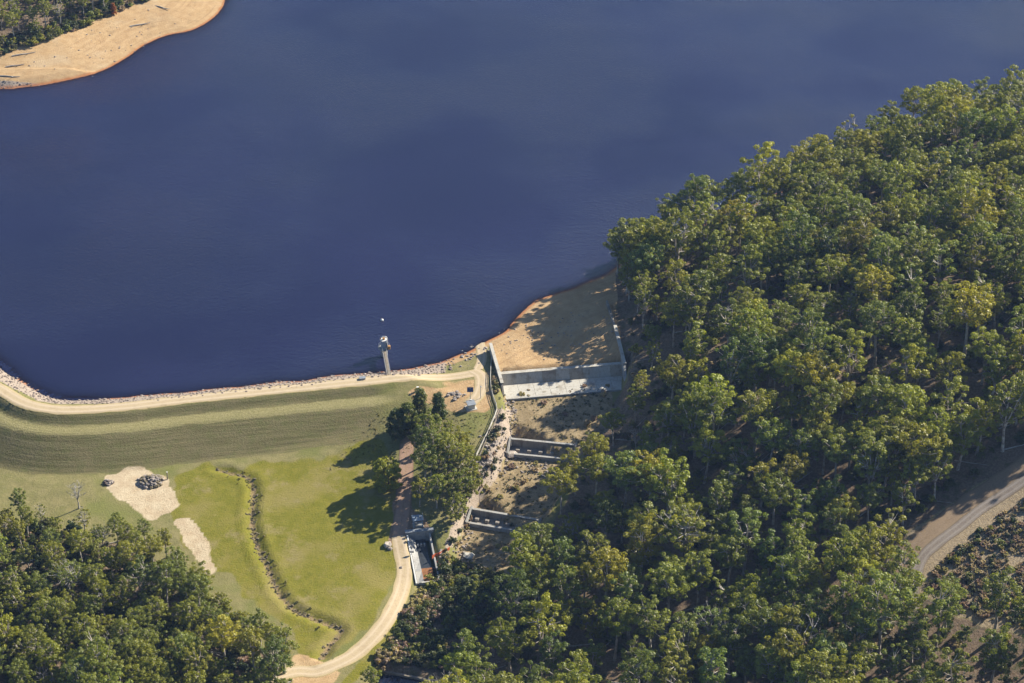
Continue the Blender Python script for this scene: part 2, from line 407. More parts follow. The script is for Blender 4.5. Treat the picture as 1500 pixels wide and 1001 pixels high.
beach_poly = [(560, 544), (640, 530), (700, 500), (735, 482), (760, 458), (800, 428), (900, 395), (906, 430), (902, 466), (920, 552), (733, 566), (716, 505), (703, 516), (660, 536), (610, 546)]
m_floor = np.clip(zone(forest_right, 8, 10) * (1 - zone(clearing, 6)) + zone(forest_left) + zone(forest_top, 3, 3), 0, 1)
m_floor = np.where(near, m_floor, 1.0)
m_scrub = np.maximum(zone(scrub_poly, 5), zone(clearing, 8, 10) * .8) * near
lush_poly = [(252, 692), (330, 684), (470, 672), (560, 640), (590, 690), (588, 790), (575, 860), (540, 925), (500, 962), (455, 975), (425, 930), (380, 880), (310, 835), (270, 790), (250, 740)]
m_lush = zone(lush_poly, 9, 14) * (1 - m_floor)
verge_poly = [(600, 800), (604, 850), (590, 905), (560, 955), (520, 1001), (500, 1001), (540, 950), (575, 890), (590, 830)]
m_lush = np.maximum(m_lush, zone(verge_poly, 4, 4) * .9)
pad_poly = [(154, 694), (215, 692), (250, 697), (256, 712), (254, 742), (226, 757), (200, 748), (170, 742), (148, 722)]
pad2 = [(256, 764), (276, 762), (290, 782), (304, 805), (318, 842), (300, 838), (278, 800)]
pad3 = [(600, 575), (690, 552), (716, 548), (720, 590), (712, 606), (690, 609), (668, 604), (655, 600), (630, 594)]
pad4 = [(440, 960), (470, 968), (500, 985), (480, 1010), (430, 1010), (428, 960)]
m_sand = np.maximum.reduce([zone(beach_poly, 2.5, 3), zone(pad3, 5, 12) * .8, zone(pad4, 3, 5)])
m_sand = np.maximum(m_sand, (sdf(pen, MX, MY) > -25) * near * (1 - zone(forest_top, 3, 4)))
m_sand = np.where(MSD < 2.0, 1.0, m_sand)
m_dam = smooth(1.5, 3.2, MDN) * smooth(23.5, 20.5, MDN + 1.2 * fbm(MX, MY, 6, 2, 4)) * smooth(610, 500, PX) * near
m_berm = smooth(5.0, 6.2, MDN + .5 * fbm(MX, MY, 4, 2, 14)) * smooth(10.6, 9.4, MDN + .6 * fbm(MX, MY, 5, 2, 15)) * smooth(600, 540, PX) * near
m_rock = smooth(7.5, 6, MSD + 1.2 * fbm(MX, MY, 4, 2, 31)) * smooth(-3, 0, MSD) * smooth(665, 640, PX) * (MY < 790) * near
redpath = [(588, 640), (603, 640), (600, 700), (606, 745), (625, 760), (630, 790), (600, 792), (566, 800), (578, 745), (584, 700)]
bank_poly = [(725, 600), (748, 600), (752, 650), (742, 665), (722, 708), (692, 745), (676, 775), (655, 815), (645, 812), (672, 760), (692, 715), (708, 672)]
chute_z = [(738, 575), (892, 562), (900, 600), (880, 640), (846, 668), (830, 720), (796, 768), (780, 806), (740, 860), (690, 900), (640, 880), (664, 828), (684, 768), (694, 742), (724, 706), (746, 662), (750, 640)]
m_dirt = np.maximum.reduce([zone(redpath, 4, 6), smooth(1.7, .6, MDD) * .55 * near])
m_pad = np.maximum(zone(pad_poly, 4, 15), zone(pad2, 3, 8)); m_chute = zone(chute_z, 3, 5); m_rock = np.maximum(m_rock, zone(bank_poly, 3, 6) * .9)
nj, ni = MX.shape
V = np.c_[MX.ravel(), MY.ravel(), MZ.ravel()]
idx = np.arange(nj * ni).reshape(nj, ni)
F = np.stack([idx[:-1, :-1], idx[:-1, 1:], idx[1:, 1:], idx[1:, :-1]], -1).reshape(-1, 4)
def add_attr(me, name, arr):
    a = me.attributes.new(name, 'FLOAT', 'POINT'); a.data.foreach_set('value', np.asarray(arr, np.float32).ravel())
def ground_mat():
    t = NT(mat('ground'))
    n1 = t.noise(.06, 4, .6); n2 = t.noise(.35, 5, .65); n3 = t.noise(1.6, 5, .7); n4 = t.noise(6.0, 3, .7)
    def msk(name, j=.5):
        a = t.attr(name); a = t.math('ADD', a, t.math('MULTIPLY', t.math('SUBTRACT', n3, .5), j)); return t.ramp(a, .3, .7)
    c = t.mix(t.ramp(n2, .3, .7), (.19, .175, .070), (.265, .23, .105))                       # dry grass
    c = t.mix(t.ramp(n1, .42, .65), c, (.175, .18, .055))
    lush = t.mix(t.ramp(n2, .3, .72), (.165, .160, .016), (.222, .197, .030))
    lush = t.mix(t.ramp(n1, .47, .64), lush, (.25, .212, .06)); lush = t.mix(t.math('MULTIPLY', t.ramp(n3, .5, .72), .55), lush, (.115, .14, .024))
    lush = t.mix(t.math('MULTIPLY', t.ramp(n4, .5, .8), .5), lush, (.10, .11, .03)); lush = t.mix(t.math('MULTIPLY', t.ramp(t.noise(.14, 5, .7), .52, .70), .6), lush, (.29, .235, .12))
    c = t.mix(msk('m_lush'), c, lush)
    cx = t.n('ShaderNodeCombineXYZ'); t.l(t.math('MULTIPLY', t.attr('dn'), 1.3), cx.inputs[0]); t.l(t.math('MULTIPLY', t.attr('al'), .05), cx.inputs[1])
    ns = t.noise(1.0, 4, .65, cx.outputs[0])
    dam = t.mix(t.ramp(ns, .35, .65), (.142, .125, .054), (.205, .178, .086)); dam = t.mix(t.math('MULTIPLY', t.ramp(n2, .42, .7), .5), dam, (.13, .145, .045))
    dam = t.mix(t.math('MULTIPLY', t.ramp(t.noise(.13, 5, .7), .5, .68), .45), dam, (.215, .175, .095)); dam = t.mix(t.math('MULTIPLY', t.ramp(n3, .52, .75), .35), dam, (.10, .098, .045))
    c = t.mix(msk('m_dam', .3), c, dam)
    c = t.mix(t.math('MULTIPLY', msk('m_berm', .3), .85), c, t.mix(t.ramp(n3, .3, .7), (.225, .208, .085), (.32, .28, .14)))
    ch = t.mix(t.ramp(n2, .3, .7), (.24, .18, .10), (.40, .31, .185)); ch = t.mix(t.ramp(n3, .5, .7), ch, (.13, .11, .06))
    c = t.mix(msk('m_chute'), c, ch)
    di = t.mix(t.ramp(n3, .3, .7), (.21, .135, .09), (.36, .25, .17)); di = t.mix(t.math('MULTIPLY', t.ramp(n2, .5, .7), .6), di, (.13, .12, .06))
    c = t.mix(msk('m_dirt'), c, di)
    fl = t.mix(t.ramp(n3, .3, .7), (.12, .085, .06), (.27, .20, .14)); fl = t.mix(t.ramp(n2, .5, .68), fl, (.10, .10, .05))
    c = t.mix(msk('m_floor'), c, fl)
    sc = t.mix(t.ramp(n3, .3, .7), (.26, .20, .13), (.44, .35, .23))
    c = t.mix(msk('m_scrub'), c, sc)
    sand = t.mix(t.ramp(n2, .3, .7), (.42, .275, .14), (.51, .355, .195)); sand = t.mix(t.math('MULTIPLY', t.ramp(n3, .55, .75), .45), sand, (.29, .20, .115))
    sand = t.mix(t.math('MULTIPLY', t.ramp(n1, .5, .7), .6), sand, (.50, .385, .25))
    sx = t.n('ShaderNodeCombineXYZ'); t.l(t.math('MULTIPLY', t.attr('sdl'), 1.0), sx.inputs[0]); wv = t.noise(.6, 5, .65, sx.outputs[0])
    mv = t.n('ShaderNodeVectorMath', operation='MULTIPLY_ADD'); mv.inputs[1].default_value = (.04, .04, .04); t.l(t.pos(), mv.inputs[0]); t.l(sx.outputs[0], mv.inputs[2]); wv = t.noise(.8, 5, .7, mv.outputs[0])
    sand = t.mix(t.math('MULTIPLY', t.ramp(wv, .5, .72), .55), sand, (.27, .165, .085)); sand = t.mix(t.math('MULTIPLY', t.ramp(wv, .45, .28), .5), sand, (.55, .42, .26))
    sand = t.mix(t.math('MULTIPLY', t.ramp(t.noise(.22, 6, .75), .55, .68), .5), sand, (.26, .18, .10))
    c = t.mix(msk('m_sand', .4), c, sand)
    pad = t.mix(t.ramp(n2, .3, .7), (.47, .365, .24), (.58, .48, .335)); pad = t.mix(t.math('MULTIPLY', t.ramp(n3, .55, .75), .4), pad, (.40, .29, .17)); c = t.mix(msk('m_pad', .6), c, pad)
    rk = t.mix(t.ramp(n4, .35, .65), (.22, .17, .14), (.50, .42, .34))
    c = t.mix(msk('m_rock', .4), c, rk)
    wet = t.math('MULTIPLY', t.ramp(t.math('ADD', t.attr('sdl'), t.math('MULTIPLY', n2, 1.2)), 2.4, .7), .85)
    c = t.mix(wet, c, (.36, .13, .045))
    h = t.math('ADD', t.math('MULTIPLY', n3, .35), t.math('MULTIPLY', n4, .12))
    h = t.math('ADD', h, t.math('MULTIPLY', t.math('MULTIPLY', ns, t.attr('m_dam')), .24))
    c = t.mix(1.0, c, (.86, .86, .84), 'MULTIPLY')
    return t.done(t.bsdf(c, .95, .1, t.bump(h, 1.0, .6)))
me = mesh_np('ground', V, F, ground_mat(), True)
for nm, ar in (('m_lush', m_lush), ('m_dam', m_dam), ('m_berm', m_berm), ('m_chute', m_chute), ('m_dirt', m_dirt), ('m_floor', m_floor), ('m_scrub', m_scrub),
               ('m_sand', m_sand), ('m_rock', m_rock), ('m_pad', m_pad), ('dn', MDN), ('al', MAL), ('sdl', np.clip(MSD, -5, 50))): add_attr(me, nm, ar)
tag(link(bpy.data.objects.new('ground', me)), kind='structure')

# ------------------------------------------------------------------ lake
def lake_mat():
    t = NT(mat('lake_water')); dep = t.attr('depth')
    big = t.noise(.012, 3, .5); mid = t.noise(.10, 4, .65)
    mp = t.n('ShaderNodeMapping'); mp.inputs['Scale'].default_value = (1, .55, 1); mp.inputs['Rotation'].default_value = (0, 0, R(25)); t.l(t.pos(), mp.inputs[0])
    rip = t.noise(1.5, 4, .65, mp.outputs[0])
    h = t.math('MULTIPLY', t.math('ADD', rip, t.math('MULTIPLY', mid, .6)), t.ramp(big, .35, .62, .45, 1.25))
    nb = t.bump(h, 1.0, .26)
    deep = t.bsdf(t.mix(t.ramp(t.noise(.007, 4, .6), .38, .62), (.0098, .0102, .036), (.0135, .0142, .046)), t.ramp(t.noise(.02, 4, .6, mp.outputs[0]), .35, .65, .08, .2), .5, nb); deep.node.inputs['IOR'].default_value = 1.47
    tr = t.n('ShaderNodeBsdfTransparent'); tr.inputs[0].default_value = (.85, .42, .20, 1)
    gl = t.n('ShaderNodeBsdfGlossy'); gl.inputs['Roughness'].default_value = .12; t.l(nb, gl.inputs['Normal'])
    fr = t.n('ShaderNodeFresnel'); fr.inputs[0].default_value = 1.33
    sh = t.n('ShaderNodeMixShader'); t.l(fr.outputs[0], sh.inputs[0]); t.l(tr.outputs[0], sh.inputs[1]); t.l(gl.outputs[0], sh.inputs[2])
    m = t.n('ShaderNodeMixShader'); t.l(t.math('SUBTRACT', 1.0, t.math('EXPONENT', t.math('MULTIPLY', dep, -3.0))), m.inputs[0])
    t.l(sh.outputs[0], m.inputs[1]); t.l(deep, m.inputs[2])
    return t.done(m.outputs[0])
keep = (np.stack([MSD[:-1, :-1], MSD[:-1, 1:], MSD[1:, 1:], MSD[1:, :-1]], -1).min(-1) < 1.0).ravel()
FW = F[keep]; used, inv = np.unique(FW, return_inverse=True)
VW = V[used].copy(); dep = np.maximum(-VW[:, 2], 0); VW[:, 2] = 0
me = mesh_np('lake', VW, inv.reshape(-1, 4), lake_mat(), True); add_attr(me, 'depth', dep)
tag(link(bpy.data.objects.new('lake', me)), kind='structure')

# ------------------------------------------------------------------ roads: strips draped over the ground
def road_mat(name, edge, a, b, rut, grass):
    t = NT(mat(name)); u = t.attr('u'); n2 = t.noise(.5, 4, .65); n3 = t.noise(2.2, 5, .7)
    c = t.mix(t.ramp(n3, .3, .7), a, b); c = t.mix(t.math('MULTIPLY', t.ramp(n2, .5, .7), .5), c, edge)
    au = t.math('ABSOLUTE', u)
    r = t.ramp(t.math('ABSOLUTE', t.math('SUBTRACT', au, .45)), .22, .05); c = t.mix(t.math('MULTIPLY', r, .7), c, rut)
    g = t.ramp(t.math('ADD', au, t.math('MULTIPLY', n3, .5)), 1.0, 1.25); c = t.mix(g, c, grass)
    g = t.math('MULTIPLY', t.ramp(t.math('ADD', au, t.math('MULTIPLY', n2, .5)), .36, .16), .5); c = t.mix(g, c, grass)
    return t.done(t.bsdf(c, .95, .1, t.bump(n3, .5, .08)))
M['sandroad'] = road_mat('sand_road', (.30, .228, .135), (.38, .30, .192), (.45, .36, .235), (.49, .40, .28), (.36, .29, .14))
M['gravel'] = road_mat('gravel_track', (.15, .115, .085), (.18, .15, .125), (.26, .225, .19), (.29, .255, .22), (.17, .13, .08))
M['verge'] = road_mat('verge', (.20, .14, .09), (.20, .145, .095), (.28, .21, .14), (.25, .185, .12), (.19, .14, .085))
M['redtrack'] = road_mat('red_track', (.24, .15, .10), (.30, .19, .13), (.38, .26, .18), (.34, .22, .16), (.20, .14, .09))
def strip(name, pts, width, m, lift=.09, z=None):
    P = crom(pts, 1.2); n = 9; V = []; U = []
    for i, p in enumerate(P):
        d = P[min(i + 1, len(P) - 1)][:2] - P[max(i - 1, 0)][:2]; d /= np.linalg.norm(d) + 1e-9
        wj = p[3] if len(p) > 3 else width
        for k in range(n):
            u = (k / (n - 1) - .5) * 2; w_ = wj * (.5 + .10 * float(vnoise(np.array(i * .35), np.array(3.0 * np.sign(u)), 77)) * (abs(u) > .9))
            x, y = p[0] - d[1] * u * w_, p[1] + d[0] * u * w_
            V.append((x, y, hs(x, y) + lift * (1 - .55 * (abs(u) > .9)))); U.append(u)
    I = np.arange(len(V)).reshape(-1, n)
    F = np.stack([I[:-1, 1:], I[:-1, :-1], I[1:, :-1], I[1:, 1:]], -1).reshape(-1, 4)
    me = mesh_np(name, V, F, m, True); add_attr(me, 'u', U)
    o = link(bpy.data.objects.new(name, me)); return tag(o, kind='structure')
strip('crest_road', [at(*p, 3.0) for p in crest_px] + [at(706, 538, 3)], 4.6, M['sandroad'])
strip('side_road', [gat(*p) for p in ((700, 541), (705, 530), (705, 515), (703, 503))], 3.2, M['sandroad'], .11)
strip('descent_track', [gat(*p) for p in ((692, 543), (703, 549), (706, 562), (700, 580), (688, 592))], 4.2, M['sandroad'], .12)
strip('valley_road', [gat(*p) for p in ((584, 786), (588, 806), (592, 830), (591, 852), (582, 880), (566, 910), (543, 938), (517, 960), (490, 974), (462, 984), (430, 984), (380, 1000))], 4.4, M['sandroad'], .10)
strip('red_track', [gat(*p) for p in ((606, 625), (597, 650), (594, 690), (592, 730), (588, 765), (585, 788))], 4.4, M['redtrack'], .08)
trk = [(1560, 660), (1500, 704), (1466, 727), (1436, 747), (1404, 773), (1372, 797), (1353, 815), (1343, 836), (1338, 858), (1336, 882), (1340, 905)]
strip('gravel_verge', [gat(px - 16, py - 9) for px, py in trk[:-2]], 6.5, M['verge'], .07)
strip('gravel_track', [gat(*p) for p in trk], 3.5, M['gravel'], .16)

# ------------------------------------------------------------------ spillway structures
def V2(p): return Vector((p[0], p[1]))
def walls(root, name, a, b, w, z0, z1, n, m, z0b=None, z1b=None, gap=.03, mats=None, off=0.0):
    """a row of n like panels with open joints, each one a part"""
    a = Vector(a[:2]); b = Vector(b[:2]); out = []
    z0b = z0 if z0b is None else z0b; z1b = z1 if z1b is None else z1b
    L = (b - a).length
    for i in range(n):
        f0 = i / n + gap / L / 2; f1 = (i + 1) / n - gap / L / 2; g = lambda p, q, f: p + (q - p) * f
        dz = ((i * 37) % 5) * .004
        o = MB().bar(g(a, b, f0), g(a, b, f1), w, g(z0, z0b, f0), g(z1, z1b, f0) + dz, off, g(z0, z0b, f1), g(z1, z1b, f1) + dz).build(name, (mats or {}).get(i, m), root)
        out.append(o)
    return out
# crest weir
wa, wb = Vector(at(733, 547.5, 1.6)), Vector(at(913, 532.5, 1.6)); wd = (wb - wa).to_2d().normalized(); wn_ = Vector((-wd.y, wd.x))
root = thing('spillway_weir', (wa.x, wa.y, -1.2), 'long pale concrete overflow weir crossing the top of the spillway channel between two walls', 'weir')
WL = (wb - wa).length
for i in range(9):
    p, q = V2(wa) + wd * (WL * i / 9 + .02), V2(wa) + wd * (WL * (i + 1) / 9 - .02)
    lo = [p - wn_ * 2.9, q - wn_ * 2.9, q + wn_ * .7, p + wn_ * .7]; hi = [p - wn_ * .55, q - wn_ * .55, q + wn_ * .55, p + wn_ * .55]
    MB().hexa([(*v, -2.2) for v in lo], [(*v, 1.6) for v in hi]).build('weir_panel', M['brown_concrete'] if i in (3, 5, 8) else M['white_concrete'], root)
cpl = walls(root, 'coping', wa, wb, 1.34, 1.62, 1.80, 9, M['white_concrete'])
# apron: slabs butted with joints
root = thing('spillway_apron', (wa.x, wa.y, -1.3), 'bright white concrete apron slab at the foot of the long weir', 'apron')
for r_ in range(2):
    for c_ in range(8):
        L = (wb - wa).length; f0, f1 = L * c_ / 8 + .03, L * (c_ + 1) / 8 - .03
        p = V2(wa) + wd * (f0 + f1) / 2 - wn_ * (4.5 + 3.6 * r_)
        MB().box((p.x, p.y, -1.75), f1 - f0, 3.55, .75 + .012 * ((c_ * 3 + r_) % 3), math.atan2(wd.y, wd.x)).build('slab', M['white_concrete'], root)
p0 = V2(wa) - wn_ * 10.1; MB().bar(p0, p0 + wd * ((wb - wa).length), .35, -2.6, -.86).build('end_sill', M['concrete'], root)
# training walls
la, lb = Vector(at(718.5, 503.5, 3.1)), Vector(at(735.5, 562, 3.0)); lc = Vector(at(737.5, 577, 1.2))
root = thing('training_wall', (la.x, la.y, 0), 'straight white topped training wall on the dam side of the spillway', 'wall', 'spillway training walls')
walls(root, 'wall_panel', la, lb, .65, -2.5, 3.1, 6, M['white_concrete'], z1b=3.0); walls(root, 'wall_panel', lb, lc, .55, -3.0, 2.9, 2, M['old_concrete'], z1b=.6)
MB().bar(la, lb, .95, 3.14, 3.34, 0, z0b=3.04, z1b=3.24).build('coping', M['white_concrete'], root)
ra, rb, rc = Vector(at(889, 440, 3.6)), Vector(at(901, 478, 3.8)), Vector(at(915, 534, 4.0)); rd_ = Vector(at(917, 556, 2.2))
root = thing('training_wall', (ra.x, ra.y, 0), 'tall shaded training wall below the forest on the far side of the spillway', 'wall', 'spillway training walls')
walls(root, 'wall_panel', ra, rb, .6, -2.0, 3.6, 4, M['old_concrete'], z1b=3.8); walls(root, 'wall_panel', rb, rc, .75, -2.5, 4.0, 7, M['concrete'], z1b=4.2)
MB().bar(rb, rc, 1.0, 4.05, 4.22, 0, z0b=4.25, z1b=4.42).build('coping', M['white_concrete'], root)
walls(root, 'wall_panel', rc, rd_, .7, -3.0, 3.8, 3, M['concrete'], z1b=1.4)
# two drop structures down the channel
def drop(pa, pb, ztop, zfl, label, nb, seed):
    a, b = Vector(at(*pa, ztop)), Vector(at(*pb, ztop)); d = (b - a).to_2d().normalized(); n = Vector((d.y, -d.x))    # n points down the channel
    if n.y > 0: n = -n
    root = thing('drop_structure', (a.x, a.y, zfl), label, 'drop structure', 'drop structures in the spillway'); L = (b - a).length
    walls(root, 'wall_panel', a, b, .55, zfl - 1.5, ztop, max(4, int(L / 4.2)), M['old_concrete'])
    MB().bar(a, b, .8, ztop + .02, ztop + .16).build('coping', M['concrete'], root)
    nf = max(4, int(L / 4.2))
    for i in range(nf):
        p = V2(a) + d * (L * (i + .5) / nf) + n * 2.4; MB().box((p.x, p.y, zfl - .7), L / nf - .06, 4.1, .8 + .01 * (i % 3), math.atan2(d.y, d.x)).build('floor_slab', M['old_concrete'], root)
    for i in range(nb):
        p = V2(a) + d * (L * (i + .7) / (nb + .6)) + n * 2.5; MB().box((p.x, p.y, zfl + .11), 1.1, .8, .85, math.atan2(d.y, d.x)).build('baffle_block', M['old_concrete'], root, bev=.04)
    walls(root, 'end_sill', V2(a) + n * 4.85, V2(b) + n * 4.85, .7, zfl - 1.6, zfl + .95, max(3, int(L / 6)), M['concrete'])
    w0 = V2(a) - d * .35
    MB().bar(w0 - n * .6, w0 + n * 5.4, .5, zfl - 1.0, ztop + .5, 0, z1b=zfl + 1.4).build('wing_wall', M['concrete'], root)
    w1 = V2(b) + d * .35
    MB().bar(w1 - n * .6, w1 + n * 5.4, .5, zfl - 1.0, ztop + .5, 0, z1b=zfl + 1.4).build('wing_wall', M['old_concrete'], root)
drop((749, 643), (842, 652), -2.4, -5.0, 'upper concrete drop wall with a low sill crossing the spillway channel', 5, 1)
drop((692, 745.5), (790, 762), -5.9, -8.0, 'lower concrete drop wall with baffle shadows beside the outlet works', 6, 2)

# ------------------------------------------------------------------ outlet basin and gate house
ax = (B1 - B0).to_2d(); BL = ax.length; ax.normalize(); bn = Vector((-ax.y, ax.x)); c0 = V2(B0)
if bn.x < 0: bn = -bn                                                   # bn points to picture right
zt = hs(*(c0 - bn * 4)) + .15; zt2 = zt - .5
root = thing('outlet_basin', (c0.x, c0.y, -8.4), 'narrow concrete stilling basin with a dark wet floor beside the sand road', 'outlet basin')
zf = -6.9
zte = min(zt, hs(*(c0 + ax * BL - bn * 4.6)) + .12)
def zw_(f): return zt + (zte - zt) * f / BL
MB().bar(c0 - ax * .5, c0 + ax * (BL * .68), 3.0, zf - .5, zf).build('basin_floor', M['wetfloor'], root)
MB().bar(c0 + ax * (BL * .68 + .03), c0 + ax * BL, 3.0, zf - .5, zf + .25).build('rusty_floor', M['rust'], root)
for k in range(4):
    f0, f1 = BL * k / 4 + .03, BL * (k + 1) / 4 - .03
    p, q = c0 + ax * f0, c0 + ax * f1; m_ = M['concrete'] if k < 3 else M['white_concrete']
    lo = [(*(p - bn * 3.0), zf - .6), (*(q - bn * 3.0), zf - .6), (*(q - bn * 1.45), zf - .6), (*(p - bn * 1.45), zf - .6)]
    hi = [(*(p - bn * 3.2), zw_(f0)), (*(q - bn * 3.2), zw_(f1)), (*(q - bn * 1.45), zf + .5), (*(p - bn * 1.45), zf + .5)]
    MB().hexa(lo[::-1], hi[::-1]).build('sloped_wall', m_, root)
    MB().bar(c0 + ax * f0, c0 + ax * f1, .45, zf - .6, zw_(f0) + .1, 0, z1b=zw_(f1) + .1).build('side_wall', M['concrete'], root)
for o in root.children:
    if o.name.startswith('side_wall'):
        d = bn * 2.75; o.location = (d.x, d.y, 0)
MB().bar(c0 - bn * 3.5, c0 - bn * 3.5 + ax * BL, .4, zt - .6, zt + .2, 0, zte - .6, zte + .2).build('coping', M['white'], root)
MB().bar(c0 + ax * (BL + .3) - bn * 2.2, c0 + ax * (BL + .3) + bn * 2.6, .5, zf - .6, zf + .55).build('end_sill', M['white_concrete'], root)
for k in range(3):
    p = c0 + ax * 2.5 + bn * (-.9 + k * .9); MB().box((p.x, p.y, zf + .01), .5, .7, .7, 0).build('baffle_block', M['concrete'], root)
root = thing('gate_house', (c0.x, c0.y, zt), 'blue grey steel gate hoist frame on the concrete headwall of the outlet', 'gate house')
hp = c0 - ax * .9
MB().bar(hp - bn * 3.9, hp + bn * 3.9, 1.1, zf - .6, zt + .7).build('headwall', M['concrete'], root)
MB().bar(hp - bn * 4.0, hp + bn * 4.0, 1.3, zt + .72, zt + .86).build('coping', M['steel'], root)
q = hp - ax * 2.6
MB().box((q.x, q.y, zt - 1.2), 3.0, 2.4, 1.9, math.atan2(bn.y, bn.x)).build('chamber', M['concrete'], root)
for sx in (-1.2, 1.2):
    for sy in (-.9, .9):
        g = q + bn * sx + ax * sy; MB().box((g.x, g.y, zt + .7), .16, .16, 2.2).build('post', M['bluesteel'], root)
MB().box((q.x, q.y, zt + 2.9), 2.9, 2.3, .16, math.atan2(bn.y, bn.x)).build('deck', M['bluesteel'], root)
g = q - ax * 2.9; MB().box((g.x, g.y, zt - .2), 2.6, 2.4, 1.3, math.atan2(bn.y, bn.x)).build('valve_box', M['bluesteel'], root)
for sx in (-.6, .5):
    g = q + bn * sx; t_ = MB(); t_.tube([(g.x, g.y, zt + 3.06), (g.x, g.y, zt + 3.7)], .22, 8); t_.build('hoist', M['steel'], root)
def rail_on(root, pts, z, h=1.0, m='steel'):
    t_ = MB(); P = [Vector((p[0], p[1], z)) for p in pts]
    for k in (.5, 1.0): t_.tube([p + Vector((0, 0, h * k)) for p in P], .035, 4)
    for p in P: t_.tube([p, p + Vector((0, 0, h))], .035, 4)
    return t_.build('handrail', M[m], root)
rail_on(root, [q + bn * 1.4 - ax * 1.1, q + bn * 1.4 + ax * 1.1, q - bn * 1.4 + ax * 1.1, q - bn * 1.4 - ax * 1.1], zt + 3.06)

# ------------------------------------------------------------------ intake tower, its footbridge, buoy
tb = Vector(at(563, 521, 0))
root = thing('intake_tower', (tb.x, tb.y, -4), 'round grey intake tower with hoist arm standing in the lake off the dam', 'intake tower')
def disc(name, r, z0, z1, m, n=16, r2=None, sm=False):
    t_ = MB(); t_.tube([(tb.x, tb.y, z0), (tb.x, tb.y, z1)], [r, r2 or r], n); return t_.build(name, m, root, sm)
disc('shaft', 1.0, -8, 2.75, M['concrete'], 20); disc('collar', 1.18, 2.2, 2.7, M['old_concrete'], 20); disc('platform', 1.8, 2.78, 3.0, M['concrete'], 20)
disc('valve_house', .95, 3.0, 5.6, M['bluesteel'], 12); disc('roof_cap', 1.15, 5.62, 5.85, M['white'], 12); disc('vent', .4, 5.85, 6.4, M['ochre'], 8)
MB().box((tb.x + .98, tb.y - .2, 3.02), .08, .8, 1.9).build('door', M['steel'], root)
t_ = MB(); t_.tube([(tb.x + 1.1, tb.y - .5, 3), (tb.x + 1.1, tb.y - .5, 6.4), (tb.x + .95, tb.y - .5, 7.0), (tb.x + .5, tb.y - .5, 7.25), (tb.x - .4, tb.y - .5, 7.2), (tb.x - .9, tb.y - .5, 6.9)], .14, 6); t_.build('hoist_arm', M['white'], root)
t_ = MB(); t_.tube([(tb.x - .9, tb.y - .5, 6.9), (tb.x - .9, tb.y - .5, 6.2)], .16, 6); t_.build('hook_block', M['ochre'], root)
circ = [(tb.x + 1.7 * math.cos(a), tb.y + 1.7 * math.sin(a)) for a in np.linspace(-1.1, 4.2, 12)]; rail_on(root, circ, 3.0, 1.0, 'steel')
MB().box((tb.x + 1.6, tb.y - .9, 3.02), .8, .9, 1.1).build('control_box', M['ochre'], root)
ba = Vector((tb.x + .15, tb.y - 1.9, 2.86)); bb = Vector(at(569.5, 549, 2.95)); bd = (bb - ba).to_2d().normalized(); bnn = Vector((-bd.y, bd.x))
root = thing('footbridge', tuple(ba), 'narrow grey footbridge running from the dam crest out to the intake tower', 'footbridge')
nseg = 5
for k in range(nseg):
    f0, f1 = k / nseg, (k + 1) / nseg; p = ba.lerp(bb, f0); q = ba.lerp(bb, f1) - (bb - ba).normalized() * .03
    MB().bar(p, q, 1.2, 2.83, 2.97).build('deck_panel', M['timber'], root)
for s_ in (-.55, .55): MB().bar(ba, bb, .14, 2.35, 2.82, s_).build('girder', M['bluesteel'], root)
for s_ in (-.56, .56):
    pts = [V2(ba.lerp(bb, k / 6)) + bnn * s_ for k in range(7)]; rail_on(root, pts, 2.97, 1.0, 'steel')
pm = V2(ba.lerp(bb, .55)); t_ = MB(); t_.tube([(pm.x, pm.y, -4), (pm.x, pm.y, 2.4)], .3, 8); t_.build('pier', M['concrete'], root)
b_ = Vector(at(559.5, 469.5, 0)); root = thing('buoy', tuple(b_), 'small white buoy floating on the lake beyond the intake tower', 'buoy')
t_ = MB(); t_.tube([(b_.x, b_.y, -.3), (b_.x, b_.y, 0), (b_.x, b_.y, .35), (b_.x, b_.y, .55)], [.3, .5, .45, .15], 10); t_.build('float', M['white'], root, True)
t_ = MB(); t_.tube([(b_.x, b_.y, .5), (b_.x, b_.y, 1.0)], .05, 5); t_.build('stick', M['ochre'], root)

# ------------------------------------------------------------------ small things on the dam and the abutment
p = gat(531, 555.5); root = thing('concrete_hatch', tuple(p), 'small grey concrete hatch box on the lake edge of the crest road', 'hatch')
MB().box((p.x, p.y, p.z - .3), 1.7, 1.1, .8, .2).build('box', M['concrete'], root, bev=.03); MB().box((p.x, p.y, p.z + .51), 1.85, 1.2, .1, .2).build('lid', M['steel'], root)
def post(px, py, h, w, m, label, cat='post', name='marker_post', group=None):
    p = gat(px, py); root = thing(name, tuple(p), label, cat, group)
    MB().box((p.x, p.y, p.z - .3), w, w, h + .3).build('shaft', m, root); MB().box((p.x, p.y, p.z + h + .01), w * 1.3, w * 1.3, .1).build('cap', M['white'], root)
post(612, 573, 1.3, .55, M['white'], 'short white marker pillar on the grass slope above the dark round trees')
post(245.5, 702, 2.4, .28, M['timber'], 'thin upright post at the right edge of the sandy clearing')
p = gat(690, 598); root = thing('instrument_hut', tuple(p), 'small white instrument hut on the round sandy pad beside the mast', 'hut')
MB().box((p.x, p.y, p.z - .3), 3.2, 2.8, .45, .3).build('plinth', M['white_concrete'], root); MB().box((p.x, p.y, p.z + .16), 2.0, 1.8, 1.5, .3).build('cabinet', M['white'], root, bev=.03)
rz = .3; c_, s_ = math.cos(rz), math.sin(rz); xs = [(-1.25, -1.15), (1.25, -1.15), (1.25, 1.15), (-1.25, 1.15)]; w_ = [(p.x + a * c_ - b * s_, p.y + a * s_ + b * c_) for a, b in xs]
